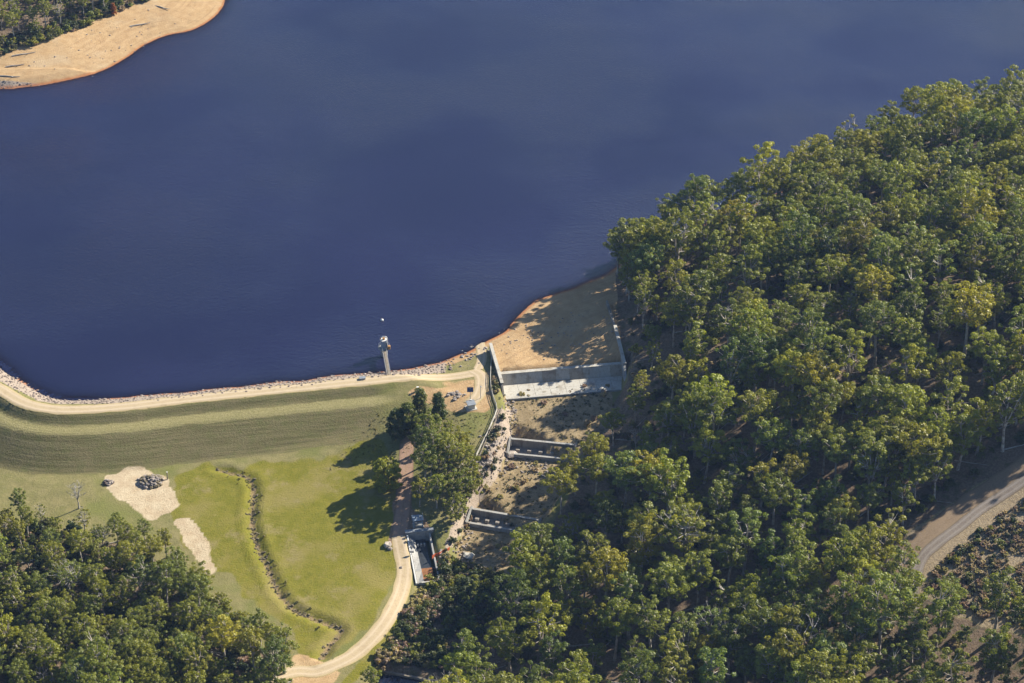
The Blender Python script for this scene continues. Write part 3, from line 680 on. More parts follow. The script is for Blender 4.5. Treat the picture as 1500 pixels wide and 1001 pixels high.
MB().hexa([(*q, p.z + (1.68 if i < 2 else 1.95)) for i, q in enumerate(w_)], [(*q, p.z + (1.80 if i < 2 else 2.07)) for i, q in enumerate(w_)]).build('roof', M['steel'], root)
p = gat(689, 594); root = thing('solar_mast', tuple(p), 'slim steel mast carrying a tilted blue solar panel above the hut', 'mast')
t_ = MB(); t_.tube([p, p + Vector((0, 0, 6.0))], [.11, .08], 6); t_.build('pole', M['steel'], root)
q = p + Vector((0, 0, 5.6)); MB().hexa([(q.x - .9, q.y - .6, q.z - .5), (q.x + .9, q.y - .6, q.z - .5), (q.x + .9, q.y + .4, q.z + .5), (q.x - .9, q.y + .4, q.z + .5)],
    [(q.x - .9, q.y - .65, q.z - .42), (q.x + .9, q.y - .65, q.z - .42), (q.x + .9, q.y + .35, q.z + .58), (q.x - .9, q.y + .35, q.z + .58)]).build('solar_panel', M['panel'], root)
MB().box((p.x + .1, p.y - .25, p.z + 1.4), .6, .35, .8).build('battery_box', M['white'], root)
p = gat(704, 584); root = thing('light_pole', tuple(p), 'thin grey pole with a short side arm near the dirt turning area', 'pole')
t_ = MB(); t_.tube([p, p + Vector((0, 0, 4.6))], [.09, .07], 6); t_.build('pole', M['steel'], root); t_ = MB(); t_.tube([p + Vector((0, 0, 4.5)), p + Vector((.2, -.7, 4.75))], .06, 5); t_.build('arm', M['steel'], root)
MB().box((p.x + .2, p.y - .85, p.z + 4.68), .22, .5, .14).build('lamp_head', M['bluesteel'], root)
p = gat(603, 816); root = thing('road_sign', tuple(p), 'small white sign on a post between the sand road and the outlet basin', 'sign')
t_ = MB(); t_.tube([p - Vector((0, 0, .3)), p + Vector((0, 0, 2.2))], .07, 6); t_.build('post', M['steel'], root); MB().box((p.x, p.y - .1, p.z + 1.45), 1.3, .06, .8).build('board', M['white'], root)
def fence(name, pts, h, label, cat, gap, m_p, m_r, rails, sheet=None):
    P = crom([gat(*q) for q in pts], .5); root = thing(name, tuple(P[0]), label, cat); acc = 0; last = None; pp = []
    for i, p in enumerate(P):
        if last is not None: acc += np.linalg.norm(p[:2] - last[:2])
        last = p
        if i == 0 or acc >= gap: pp.append(p); acc = 0
    pp = [(a[0], a[1], hs(a[0], a[1])) for a in pp]
    for a in pp: MB().box((a[0], a[1], a[2] - .3), .14, .14, h + .35).build('post', m_p, root)
    for z in rails:
        t_ = MB(); t_.tube([(a[0], a[1], a[2] + z) for a in pp], .085, 5); t_.build('rail', m_r, root)
    if sheet:
        for a, b in zip(pp[:-1], pp[1:]): MB().bar(a, b, .03, a[2] + .08, a[2] + sheet, 0, b[2] + .08, b[2] + sheet).build('panel', m_r, root)
    return root
fence('safety_fence', [(720, 528), (719, 541), (718.6, 564), (722, 583), (728, 601), (722, 618), (714.5, 636), (705, 655), (696, 674)], 1.15, 'pale steel handrail fence winding down the grassy bank above the channel', 'fence', 2.4, M['steel'], M['white_concrete'], (.35, .72, 1.1), .5)
fence('wire_fence', [(736, 598), (729, 614), (718, 635), (709, 655), (700, 677)], 1.0, 'low weathered timber fence along the rocky lip of the channel', 'fence', 2.6, M['timber'], M['timber'], (.45, .95))
p = gat(645, 813); root = thing('safety_barrier', tuple(p), 'crumpled orange safety barrier lying on the bank right of the basin', 'barrier')
for k in range(5):
    a = p + Vector((-2.2 + k * .95, -1.6 + k * .75 + .4 * (k % 2), 0)); b = p + Vector((-1.3 + k * .95, -.9 + k * .75 + .4 * ((k + 1) % 2), 0))
    MB().bar(a, b, .08, p.z - .2, p.z + .95 - .12 * (k % 3)).build('panel', M['orange'], root)
p = gat(640, 826); root = thing('rust_drum', tuple(p), 'short orange drum lying right of the basin end', 'drum')
t_ = MB(); t_.tube([p + Vector((-.5, -.2, .35)), p + Vector((.5, .3, .35))], .38, 10); t_.build('body', M['orange'], root); t_ = MB(); t_.tube([p + Vector((-.06, -.03, .35)), p + Vector((.06, .03, .35))], .41, 10); t_.build('band', M['rust'], root)
def boulder(px, py, r, m, label, seed, sq=.6, group=None):
    p = gat(px, py); t_ = MB(); t_.rock((0, 0, r * .25), r, seed, sq); o = link(bpy.data.objects.new('boulder', t_.mesh('boulder', m)))
    o.location = p; return tag(o, label, 'boulder', group)
boulder(568, 800, 1.5, M['palerock'], 'flat pale boulder left of the sand road head', 3, .45)
boulder(571, 805, .8, M['rock'], 'small grey boulder against the flat pale one', 13, .6)
boulder(688, 816, 1.9, M['white_concrete'], 'pale slab of broken concrete in the shaded channel mouth', 4, .28)
boulder(655, 828, 1.4, M['palerock'], 'low pale rock right of the basin end sill', 5, .4)
boulder(750, 668, 2.1, M['palerock'], 'large pale rock below the upper drop wall', 6, .5)
# bottom weir with its dark pool
ga, gb = Vector((*PONDP[0], 0)), Vector((*PONDP[2], 0)); pz = min(hs(*(at(560, 968, -9)[:2])), hs(*(at(640, 985, -9)[:2])), -8.5) - .75
ga.z = gb.z = pz
root = thing('gauging_weir', tuple(ga), 'long dark low concrete weir wall at the bottom edge of the photo', 'weir')
walls(root, 'wall_panel', ga, gb, .5, pz - 2.5, pz + .5, 5, M['old_concrete'])
MB().bar(ga, gb, .7, pz + .53, pz + .63).build('coping', M['timber'], root)
cxy = Vector((sum(p[0] for p in PONDP) / 5, sum(p[1] for p in PONDP) / 5))
me = bpy.data.meshes.new('pond'); me.from_pydata([(p[0], p[1], pz) for p in PONDP], [], [(0, 4, 3, 2, 1)])
tw = NT(mat('pond_water')); me.materials.append(tw.done(tw.bsdf((.008, .012, .03), .08, .5, tw.bump(tw.noise(1.2, 4), .5, .03))))
tag(link(bpy.data.objects.new('pond', me)), kind='structure')

# ------------------------------------------------------------------ loose rock, logs, heaps
def bag_of_rocks(name, spots, m):
    t_ = MB()
    for i, (x, y, r) in enumerate(spots): t_.rock((x, y, hs(x, y) + r * .15), r, i * 7 + 1, .65)
    o = link(bpy.data.objects.new(name, t_.mesh(name, m))); return tag(o, kind='stuff')
spots = []
sm_ = (MSD > .0) & (MSD < 7.0) & (PX < 668) & (PX > -60) & (MY < 790) & near
jj = np.argwhere(sm_); rng.shuffle(jj)
for j, i in jj[:4200]: spots.append((GX[i] + rng.uniform(-.5, .5), GY[j] + rng.uniform(-.5, .5), abs(rng.normal(.16, .12)) + .13))
bag_of_rocks('riprap', spots, M['riprap'])
spots = []
for k in range(300):
    p = DR[rng.integers(0, len(DR))]; o_ = rng.normal(0, .6); spots.append((p[0] + o_ + rng.uniform(-.5, .5), p[1] + rng.uniform(-.6, .6), abs(rng.normal(.18, .09)) + .12))
bag_of_rocks('drain_rocks', spots, M['oliverock'])
spots = []
for (a, b, n, s, r) in (((705, 690), (738, 640), 150, 1.8, .3), ((745, 590), (752, 640), 60, 1.2, .25), ((690, 745), (660, 815), 80, 1.6, .28), ((760, 672), (810, 690), 90, 2.8, .28),
                        ((700, 512), (680, 530), 34, 1.8, .28), ((672, 577), (664, 584), 26, 1.2, .36), ((640, 850), (690, 830), 50, 4, .45), ((40, 95), (200, 50), 34, 9, .2), ((120, 100), (290, 30), 26, 7, .18), ((740, 510), (890, 470), 90, 5, .16)):
    A, B = gat(*a), gat(*b)
    for k in range(n):
        q = A.lerp(B, rng.random()); spots.append((q.x + rng.normal(0, s), q.y + rng.normal(0, s), abs(rng.normal(r, r * .4)) + .12))
bag_of_rocks('bank_rocks', spots, M['rock'])
def heap(px, py, n, r, label, m1, m2, flat=.5):
    p = gat(px, py); root = thing('rubble_heap', tuple(p), label, 'heap')
    core = MB(); core.rock((p.x, p.y, p.z), r * .75, 99, flat * .9); core.build('earth_core', M['darkbark'], root)
    a_, b_ = MB(), MB()
    for k in range(n):
        u, v = rng.uniform(0, 2 * math.pi), math.sqrt(rng.random()); x, y = p.x + math.cos(u) * v * r * 1.1, p.y + math.sin(u) * v * r * .95
        (a_ if k % 2 else b_).rock((x, y, p.z + (1 - v * v) * r * flat), rng.uniform(.3, .75), k, .8)
    tag(a_.build('rubble', m1, root), kind='stuff'); tag(b_.build('rubble', m2, root), kind='stuff')
heap(221, 706, 110, 3.4, 'dark heap of olive rubble on the sandy clearing', M['oliverock'], M['rock'], .34)
heap(158, 708, 24, 1.3, 'small brown spoil heap at the left edge of the sandy clearing', M['darkbark'], M['rock'])
def log(px, py, L, ang, r, label, m='deadwood', group='driftwood on the far beach'):
    p = gat(px, py); d = Vector((math.cos(ang), math.sin(ang), 0)); root = thing('driftwood', tuple(p), label, 'log', group); t_ = MB()
    P = [p + d * (L * (k / 3 - .5)) + Vector((0, 0, r * .6 + .15 * (k % 2))) for k in range(4)]; t_.tube(P, [r, r * .9, r * .7, r * .4], 6); t_.build('trunk', M[m], root)
    t_ = MB(); t_.tube([P[2], P[2] + Vector((d.y, -d.x, .5)) * L * .2], [r * .5, r * .2], 5); t_.build('branch', M[m], root)
log(22, 97, 7, .3, .3, 'thick bleached log on the left of the far beach'); log(14, 113, 8, -.1, .3, 'bleached log lying close to the far water edge'); log(205, 37, 8, .4, .3, 'long grey log on the upper far beach below the shrubs')
log(238, 12, 7, -.5, .25, 'thin grey log near the top of the far beach'); log(35, 80, 9, .35, .25, 'grey log under the scrub at the left of the far beach')

# ------------------------------------------------------------------ trees
def ico():
    t = (1 + 5 ** .5) / 2
    v = np.array([(-1, t, 0), (1, t, 0), (-1, -t, 0), (1, -t, 0), (0, -1, t), (0, 1, t), (0, -1, -t), (0, 1, -t), (t, 0, -1), (t, 0, 1), (-t, 0, -1), (-t, 0, 1)], float)
    return v / np.linalg.norm(v[0])
def leaf_cloud(cs, rs, g, per, size, flat=.72, under=.25):
    """leaf sprays over clumps cs (n,3) of radii rs : one quad each, facing mostly outward"""
    n = len(cs); k = np.maximum((per * (rs / rs.mean()) ** 2).astype(int), 8); ci = np.repeat(np.arange(n), k); N = len(ci)
    d = g.normal(size=(N, 3)); d /= np.linalg.norm(d, axis=1, keepdims=True)
    low = (d[:, 2] < -.15) & (g.random(N) > under); d[low, 2] *= -1
    rad = rs[ci] * (g.random(N) ** .22) * g.uniform(.8, 1.12, N)
    p = cs[ci] + d * rad[:, None] * np.array([1, 1, flat])
    nrm = d * np.array([1, 1, 1.3]) + g.normal(size=(N, 3)) * .40; nrm /= np.linalg.norm(nrm, axis=1, keepdims=True)
    a = np.cross(nrm, g.normal(size=(N, 3))); a /= np.linalg.norm(a, axis=1, keepdims=True) + 1e-9; b = np.cross(nrm, a)
    s = size * g.uniform(.6, 1.3, N)[:, None]; e = g.uniform(.55, .9, N)[:, None]
    Vv = np.stack([p - a * s, p - b * s * e, p + a * s, p + b * s * e], 1).reshape(-1, 3)
    return Vv, np.arange(4 * N).reshape(-1, 4)
def gum(seed, H, style, leafy=1.0, leaf='leaf', barkm='bark'):
    g = np.random.default_rng(seed); q = random.Random(seed)
    wide, low, top, ncl = {'domed': (.215, .40, .94, 56), 'broad': (.255, .46, .93, 60), 'narrow': (.145, .34, .96, 46), 'ragged': (.22, .32, .96, 40), 'layered': (.20, .30, .95, 54), 'leaning': (.20, .38, .93, 48), 'young': (.20, .22, .95, 34), 'bushy': (.33, .10, .93, 84)}[style]
    rx = wide * H; zc = (low + top) / 2 * H; rz = (top - low) / 2 * H
    lean = Vector((q.uniform(-1, 1), q.uniform(-1, 1), 0)) * H * (.10 if style == 'leaning' else .035)
    cs = []; rs = []; tries = 0
    while len(cs) < ncl and tries < 6000:
        tries += 1; d = g.normal(size=3); d /= np.linalg.norm(d)
        f = g.uniform(.35, 1.0) ** .6
        if style == 'layered': d[2] = round(d[2] * 2.2) / 2.2 + g.normal() * .08
        if d[2] < 0 and style in ('domed', 'broad'): f *= .8
        c = np.array([d[0] * rx * f, d[1] * rx * f, zc + d[2] * rz * f]); c[:2] *= 1 + .25 * g.normal()
        r = H * g.uniform(.034, .068) * (.85 if style in ('ragged', 'narrow') else 1)
        c[:2] += np.array(lean[:2]) * (c[2] / H)
        if all(np.linalg.norm((c - o) * [1, 1, 1.2]) > .80 * (r + ro) for o, ro in zip(cs, rs)): cs.append(c); rs.append(r)
    cs = np.array(cs); rs = np.array(rs)
    t = MB(); r0 = H * .0155 + .05
    zf = low * H * q.uniform(.85, 1.1)
    tr = [Vector((0, 0, -.8))] + [Vector((lean.x * f + q.uniform(-.12, .12) * f, lean.y * f + q.uniform(-.12, .12) * f, zf * f)) for f in (.02, .35, .7, 1.0)]
    t.tube(tr, [r0 * 1.5, r0 * 1.3, r0, r0 * .85, r0 * .75], 7, False)
    nl = 3 if style == 'narrow' else q.choice((4, 5)); limbs = []
    for k in range(nl):
        a = 2 * math.pi * (k + q.uniform(-.25, .25)) / nl; rr = rx * q.uniform(.30, .55)
        e = Vector((math.cos(a) * rr + lean.x * .85, math.sin(a) * rr + lean.y * .85, zc + rz * q.uniform(-.25, .45)))
        s0 = tr[-1]; P = [s0, s0.lerp(e, .33) + Vector((0, 0, -.02 * H)) + Vector((q.uniform(-.3, .3), q.uniform(-.3, .3), 0)), s0.lerp(e, .68) + Vector((q.uniform(-.3, .3), q.uniform(-.3, .3), .01 * H)), e]
        t.tube(P, [r0 * .6, r0 * .48, r0 * .38, r0 * .24], 5, False); limbs.append(P)
    for c, r in zip(cs, rs):
        c = Vector(c); best = min(((p - c).length + (2 if p.z > c.z else 0), i, j) for i, P in enumerate(limbs) for j, p in enumerate(P))
        p = limbs[best[1]][best[2]]; mid = p.lerp(c, .55) + Vector((0, 0, -.12 * (c - p).length * .5))
        rb = r0 * (.26 if leafy > .4 else .34); t.tube([p, mid, c], [rb, rb * .7, rb * .3], 4, False)
        if leafy < .6:
            for k in range(4):
                e = c + Vector((q.uniform(-1, 1), q.uniform(-1, 1), q.uniform(0, 1.2))) * r; t.tube([mid.lerp(c, .6), e], [rb * .4, rb * .1], 3, False)
    bm_ = t.mesh('trunk', M[barkm], sm=True)
    if leafy > 0:
        if leafy < .6:
            m_ = g.random(len(cs)) < leafy + .3; cs, rs = cs[m_], rs[m_] * .75
        lv, lf = leaf_cloud(cs, rs, g, 78 * max(leafy, .6), .25 * (H / 20) ** .5)
        cm = mesh_np('crown', lv, lf, M[leaf])
    else: cm = None
    return bm_, cm
def dense(seed, H, rx, cone=0.0, leaf='darkleaf', low=.06, flat=.8):
    g = np.random.default_rng(seed); cs = []; rs = []
    for k in range(90):
        z = g.uniform(low, .95); w = (1 - cone * z) * math.sqrt(max(.06, 1 - (2 * z - 1 + .15 * (1 - cone)) ** 2 * (.85 if cone < .4 else .4)))
        a = g.uniform(0, 2 * math.pi); f = g.uniform(.45, 1)
        cs.append((math.cos(a) * rx * w * f, math.sin(a) * rx * w * f, z * H)); rs.append(H * g.uniform(.055, .10) if H > 6 else H * g.uniform(.08, .14))
    t = MB(); t.tube([(0, 0, -.6), (.1, 0, H * .4), (0, .1, H * .85)], [H * .022 + .05, H * .016, .04], 6, False)
    for k in range(6):
        a = k * 1.05; t.tube([(0, 0, H * (.15 + .1 * k)), (math.cos(a) * rx * .6, math.sin(a) * rx * .6, H * (.25 + .1 * k))], [.09, .03], 4, False)
    lv, lf = leaf_cloud(np.array(cs), np.array(rs), g, 62, .26, flat)
    return t.mesh('trunk', M['darkbark'], sm=True), mesh_np('crown', lv, lf, M[leaf])
VAR = [('domed', 22), ('broad', 22), ('narrow', 23), ('ragged', 24), ('layered', 21), ('leaning', 22), ('domed', 19), ('broad', 20), ('ragged', 21), ('young', 13), ('layered', 24), ('narrow', 20), ('bushy', 14), ('bushy', 12)]
PROT = [(st, H, *gum(100 + 7 * i, H, st)) for i, (st, H) in enumerate(VAR)]
SPARSE = [('half bare', 23, *gum(501, 23, 'broad', .35, barkm='deadwood')), ('half bare', 20, *gum(502, 20, 'ragged', .4, barkm='deadwood')), ('bare', 16, *gum(503, 16, 'ragged', 0, barkm='deadwood'))]
TINTS = [('olive green', (1.0, 1.0, 1.0)), ('grey green', (.92, 1.0, 1.28)), ('yellow green', (1.20, 1.17, .72)), ('dark green', (.66, .74, .80)), ('bronze tinted', (1.22, 1.04, .80)), ('pale green', (1.28, 1.22, 1.05))]
TW = np.array([.36, .20, .17, .15, .03, .09])
def plant(name, x, y, prot, scale, rz, tint, label, cat='tree', group=None, z=None, sz=1.0):
    root = thing(name, (x, y, hs(x, y) if z is None else z), label, cat, group); root.rotation_euler = (0, 0, rz); root.scale = (scale, scale, scale * sz)
    for nm, me in (('trunk', prot[2]), ('crown', prot[3])):
        if me is None: continue
        o = bpy.data.objects.new(nm, me); link(o, root)
        if nm == 'crown': o.color = (*tint, 1)
    return root
# forest positions : dart throwing over the forest ground
def in_poly(poly, x, y): return sdf(poly, np.array([x], float), np.array([y], float))[0] > 0
bases_right = [(914, 404), (920, 470), (926, 500), (930, 560), (918, 604), (890, 636), (868, 662), (852, 698), (834, 738), (798, 788), (786, 828), (750, 885), (725, 950), (690, 980), (672, 1030), (640, 1100), (620, 1220), (1800, 1220), (1800, 975), (1530, 948), (1440, 926), (1372, 918), (1325, 915), (1310, 880), (1300, 800),
               (1330, 762), (1400, 722), (1450, 690), (1500, 655), (1800, 480), (1800, 120), (1500, 176), (1340, 196), (1240, 238), (1150, 290), (1060, 328), (985, 356), (930, 384)]
bases_left = [(-330, 762), (-80, 762), (0, 760), (40, 764), (100, 776), (200, 790), (246, 816), (292, 866), (350, 908), (392, 945), (418, 985), (418, 1030), (425, 1180), (-330, 1180)]
bases_top = [(-300, 112), (-60, 95), (0, 72), (55, 56), (85, 42), (115, 28), (150, 18), (178, 2), (215, -14), (270, -50), (270, -160), (-300, -200)]
gaps = [((1348, 918), 30), ((1040, 590), 22), ((1075, 665), 24), ((1010, 690), 16), ((1090, 470), 14), ((1130, 380), 16), ((1100, 395), 12), ((1180, 250), 12), ((1050, 520), 14), ((150, 868), 22), ((960, 440), 12), ((1300, 260), 14), ((1250, 700), 14), ((1330, 690), 16), ((1160, 760), 14), ((930, 880), 16), ((1400, 330), 10), ((1280, 420), 10), ((880, 880), 18), ((1000, 870), 12), ((1225, 985), 14)]
def scatter(polys, n, dmin, x0, x1, y0, y1, seed, dense_fac):
    g = np.random.default_rng(seed); cand = np.c_[g.uniform(x0, x1, n), g.uniform(y0, y1, n)]
    i = np.clip(np.searchsorted(GX, cand[:, 0]) - 1, 0, len(GX) - 2); j = np.clip(np.searchsorted(GY, cand[:, 1]) - 1, 0, len(GY) - 2)
    z = MZ[j, i]; px, py = proj(cand[:, 0], cand[:, 1], z)
    ok = np.zeros(n, bool)
    for p in polys: ok |= sdf(p, px, py) > 0
    for (c, r) in gaps: ok &= ((px - c[0]) ** 2 + ((py - c[1]) * 1.4) ** 2 > r * r) | (dense_fac > 1)
    ok &= MSD[j, i] > 1.2
    cell = {}; out = []
    for k in np.nonzero(ok)[0]:
        x, y = cand[k]; r = dmin * (1 + .55 * float(vnoise(np.array(x / 14), np.array(y / 14), 41)) * 2 * .75)
        a, b = int(x // 8), int(y // 8)
        if any((x - u) ** 2 + (y - v) ** 2 < r * r for da in (-1, 0, 1) for db in (-1, 0, 1) for u, v in cell.get((a + da, b + db), ())): continue
        cell.setdefault((a, b), []).append((x, y)); out.append((x, y, z[k], px[k], py[k]))
    return out
T = scatter([bases_right], 30000, 7.0, -40, 215, 395, 850, 5, 1)
for px, py in ((905, 402), (914, 418), (928, 396), (922, 440), (936, 424), (946, 402), (952, 440), (934, 458), (968, 412), (985, 392)):
    q = gat(px, py); T.append((q.x, q.y, q.z, px, py))
T += scatter([bases_left], 14000, 4.0, -210, -40, 395, 640, 6, 1)
T += scatter([bases_top], 7000, 4.4, -260, -100, 780, 990, 8, 1)
g = np.random.default_rng(77); rows = []
for (x, y, z, px, py) in T:
    left = x < -40 and y < 700; topl = x < -40 and y > 700
    sp = g.random() < .022
    pr = g.integers(0, len(SPARSE)) if sp else g.integers(0, 12) if g.random() > (.45 if left else .06) else g.integers(12, 14)
    edge = left and py < 850
    sc = (g.uniform(.72, 1.10) + (.14 if g.random() < .15 else 0)) * (.68 if left else .62 if topl else 1.0) * (.85 if edge else 1)
    if not left and not topl and (px < 850 and py < 830): sc *= .8
    if not left and not topl and px < 1010 and 455 < py < 720: sc *= np.interp(px, [930, 1010], [.66 if py < 490 else .5, .9] if py < 590 else [.80, .95])
    ti = g.choice(len(TINTS), p=TW / TW.sum()); rz = g.uniform(0, 6.283); jit = g.uniform(.85, 1.15) * g.uniform(.96, 1.04, 3) * TINTS[ti][1]
    dist = math.sqrt(x * x + y * y + 160000.0); H = (SPARSE if sp else PROT)[pr][1] * sc
    tx, ty = proj(x, y, z + H * .7)
    vis = -25 < tx < 1525 and -15 < ty < 1040
    rows.append(dict(x=x, y=y, z=hs(x, y), px=tx, py=ty, sp=sp, pr=pr, sc=sc, ti=ti, rz=rz, tint=tuple(jit), size=H / dist, vis=vis, H=H))
rows.sort(key=lambda r: -(r['size'] if r['vis'] else 0))
NIND = 285
ind = [r for r in rows if r['vis']][:NIND]; rest = [r for r in rows if not r['vis']] + [r for r in rows if r['vis']][NIND:]
print('TREES', len(rows), 'visible', sum(r['vis'] for r in rows))
LAND = [((940, 560), 'beside the right spillway wall'), ((880, 690), 'on the bank right of the upper drop wall'), ((820, 780), 'right of the lower drop wall'), ((760, 880), 'at the shaded mouth of the spillway'),
        ((720, 970), 'near the low weir at the bottom edge'), ((860, 960), 'in the forest right of the creek scrub'), ((1000, 640), 'around the dark gap in the middle of the forest'), ((1000, 780), 'in the forest below the dark gap'),
        ((1000, 930), 'in the bottom middle of the forest'), ((1130, 860), 'in the forest left of the gravel track bend'), ((1130, 980), 'at the bottom of the forest left of the pine stand'), ((1250, 800), 'on the slope just above the track bend'),
        ((1280, 900), 'just below the bend of the gravel track'), ((1280, 990), 'at the bottom edge below the track bend'), ((1430, 930), 'in front of the scrub clearing'), ((1430, 990), 'in the bottom right corner'), ((1350, 680), 'above the long shadow on the gravel track'),
        ((1450, 600), 'high on the slope above the gravel track'), ((1180, 700), 'in the middle of the right forest'), ((1150, 560), 'on the upper slope of the right forest'), ((1300, 560), 'on the steep upper slope to the right'), ((980, 420), 'by the lake end of the right forest'),
        ((60, 760), 'along the field edge of the left woodland'), ((200, 800), 'behind the sandy clearing'), ((300, 880), 'on the field side of the left woodland'), ((390, 960), 'by the bend of the sand road'), ((60, 860), 'at the left edge of the left woodland'),
        ((160, 860), 'round the sunlit opening in the left woodland'), ((60, 960), 'in the bottom left corner'), ((180, 960), 'at the bottom of the left woodland'), ((300, 970), 'in the lower right of the left woodland')]
lab = {}
for r in ind:
    w = min(LAND, key=lambda L: (L[0][0] - r['px']) ** 2 + ((L[0][1] - r['py']) * 1.4) ** 2)[1]
    st = (SPARSE if r['sp'] else PROT)[r['pr']][0]; hw = 'tall' if r['H'] > 21.5 else 'small' if r['H'] < 13.5 else ''
    r['lab'] = ' '.join(f"{hw} {st} {TINTS[r['ti']][0] if st != 'bare' else 'bleached'} gum {w}".split()); lab.setdefault(r['lab'], []).append(r)
NTH = 'zeroth first second third fourth fifth sixth seventh'.split(); NUM = 'zero one two three four five six seven eight nine ten eleven twelve'.split()
for k, L in lab.items():
    n = len(L)
    if 1 < n < 13:
        L.sort(key=lambda r: r['px'])
        for i, r in enumerate(L):
            e = ('left' if i == 0 else 'right') if n == 2 else 'leftmost' if i == 0 else 'rightmost' if i == n - 1 else f'{NTH[i + 1]} from left' if i < n / 2 else f'{NTH[n - i]} from right'
            r['lab'] = f"{k}, {e} of {NUM[n]}"
for r in ind:
    for w in ('tall ', 'small ', ' the', ' the', ' long'):
        if len(r['lab'].split()) > 16: r['lab'] = r['lab'].replace(w, '', 1)
for r in ind:
    plant('gum_tree', r['x'], r['y'], (SPARSE if r['sp'] else PROT)[r['pr']], r['sc'], r['rz'], r['tint'], r['lab'], 'tree', 'gum trees of the forest round the spillway', r['z'])
# helper for uncountable things : geometry nodes instances on a cloud of points
def gn_scatter(name, pts, rots, scls, idxs, meshes, src_mats=None):
    col = bpy.data.collections.new(name + '_source')
    for k, ms in enumerate(meshes):
        col.objects.link(bpy.data.objects.new(f'{name}_{k:02d}', ms))
    me = bpy.data.meshes.new(name); me.vertices.add(len(pts)); me.vertices.foreach_set('co', np.asarray(pts, np.float32).ravel())
    a = me.attributes.new('rot', 'FLOAT_VECTOR', 'POINT'); a.data.foreach_set('vector', np.asarray(rots, np.float32).ravel())
    a = me.attributes.new('scl', 'FLOAT_VECTOR', 'POINT'); a.data.foreach_set('vector', np.asarray(scls, np.float32).ravel())
    a = me.attributes.new('idx', 'INT', 'POINT'); a.data.foreach_set('value', np.asarray(idxs, np.int32))
    o = link(bpy.data.objects.new(name, me)); ng = bpy.data.node_groups.new(name, 'GeometryNodeTree')
    ng.interface.new_socket(name='Geometry', in_out='INPUT', socket_type='NodeSocketGeometry'); ng.interface.new_socket(name='Geometry', in_out='OUTPUT', socket_type='NodeSocketGeometry')
    N = ng.nodes; i_ = N.new('NodeGroupInput'); o_ = N.new('NodeGroupOutput'); ip = N.new('GeometryNodeInstanceOnPoints'); ci = N.new('GeometryNodeCollectionInfo')
    ci.inputs['Collection'].default_value = col; ci.inputs['Separate Children'].default_value = True; ci.inputs['Reset Children'].default_value = True
    def na(nm, ty):
        n = N.new('GeometryNodeInputNamedAttribute'); n.data_type = ty; n.inputs['Name'].default_value = nm; return n.outputs['Attribute']
    L = ng.links.new; L(i_.outputs[0], ip.inputs['Points']); L(ci.outputs[0], ip.inputs['Instance']); ip.inputs['Pick Instance'].default_value = True
    L(na('idx', 'INT'), ip.inputs['Instance Index']); L(na('rot', 'FLOAT_VECTOR'), ip.inputs['Rotation']); L(na('scl', 'FLOAT_VECTOR'), ip.inputs['Scale']); L(ip.outputs[0], o_.inputs[0])
    md = o.modifiers.new('scatter', 'NODES'); md.node_group = ng
    return tag(o, kind='stuff')
def joined(tr, cr):
    """trunk and crown in one mesh, for the distant forest"""
    if cr is None: return tr
    V1 = np.empty(len(tr.vertices) * 3); tr.vertices.foreach_get('co', V1); V2_ = np.empty(len(cr.vertices) * 3); cr.vertices.foreach_get('co', V2_); n1 = len(tr.vertices)
    me = bpy.data.meshes.new('far_tree'); f1 = [tuple(p.vertices) for p in tr.polygons]; F2 = np.arange(len(cr.vertices)).reshape(-1, 4) + n1
    me.from_pydata(np.vstack([V1.reshape(-1, 3), V2_.reshape(-1, 3)]).tolist(), [], f1 + F2.tolist()); me.materials.append(tr.materials[0]); me.materials.append(cr.materials[0])
    me.polygons.foreach_set('material_index', np.r_[np.zeros(len(f1), np.int32), np.ones(len(F2), np.int32)]); me.polygons.foreach_set('use_smooth', np.r_[np.ones(len(f1), bool), np.zeros(len(F2), bool)]); me.update(); return me
FAR = [joined(p[2], p[3]) for p in PROT + SPARSE]
gn_scatter('distant_woodland', [(r['x'], r['y'], r['z']) for r in rest], [(0, 0, r['rz']) for r in rest], [(r['sc'],) * 3 for r in rest], [(len(PROT) + r['pr']) if r['sp'] else r['pr'] for r in rest], FAR)

# ------------------------------------------------------------------ single trees round the field and the abutment
DP = [('dense', 11, *dense(31, 11, 3.4)), ('conical', 11, *dense(32, 11, 3.2, .6)), ('round', 9, *dense(33, 9, 3.9, 0, 'leaf'))]
PG = PROT[6]; PB = PROT[8]; PY_ = PROT[9]
def sp(px, py, prot, H, tint, label, rz=0.0, sz=1.0):
    p = gat(px, py); plant('field_tree', p.x, p.y, prot, H / prot[1], rz, tint, label, 'tree', 'trees on the grassy bank below the dam', sz=sz)
sp(583, 642, DP[0], 10, (1, 1.05, .9), 'dark dense rounded tree, leftmost beside the red track top', .3)
sp(599, 636, DP[0], 10.5, (1.15, 1.2, .85), 'dark dense rounded tree touching its twin at the red track top', 2.1)
sp(642, 617, DP[1], 9.8, (.9, 1.0, .8), 'dark conical dense tree standing apart nearest the sandy turning area', 1.0)
sp(615, 612, DP[1], 10.0, (1.9, 1.65, 1.3), 'olive conical tree just below the white marker pillar', 3.0)
sp(569, 716, DP[2], 10.5, (1.25, 1.2, .8), 'round yellow green tree alone on the grass left of the red track', .6)
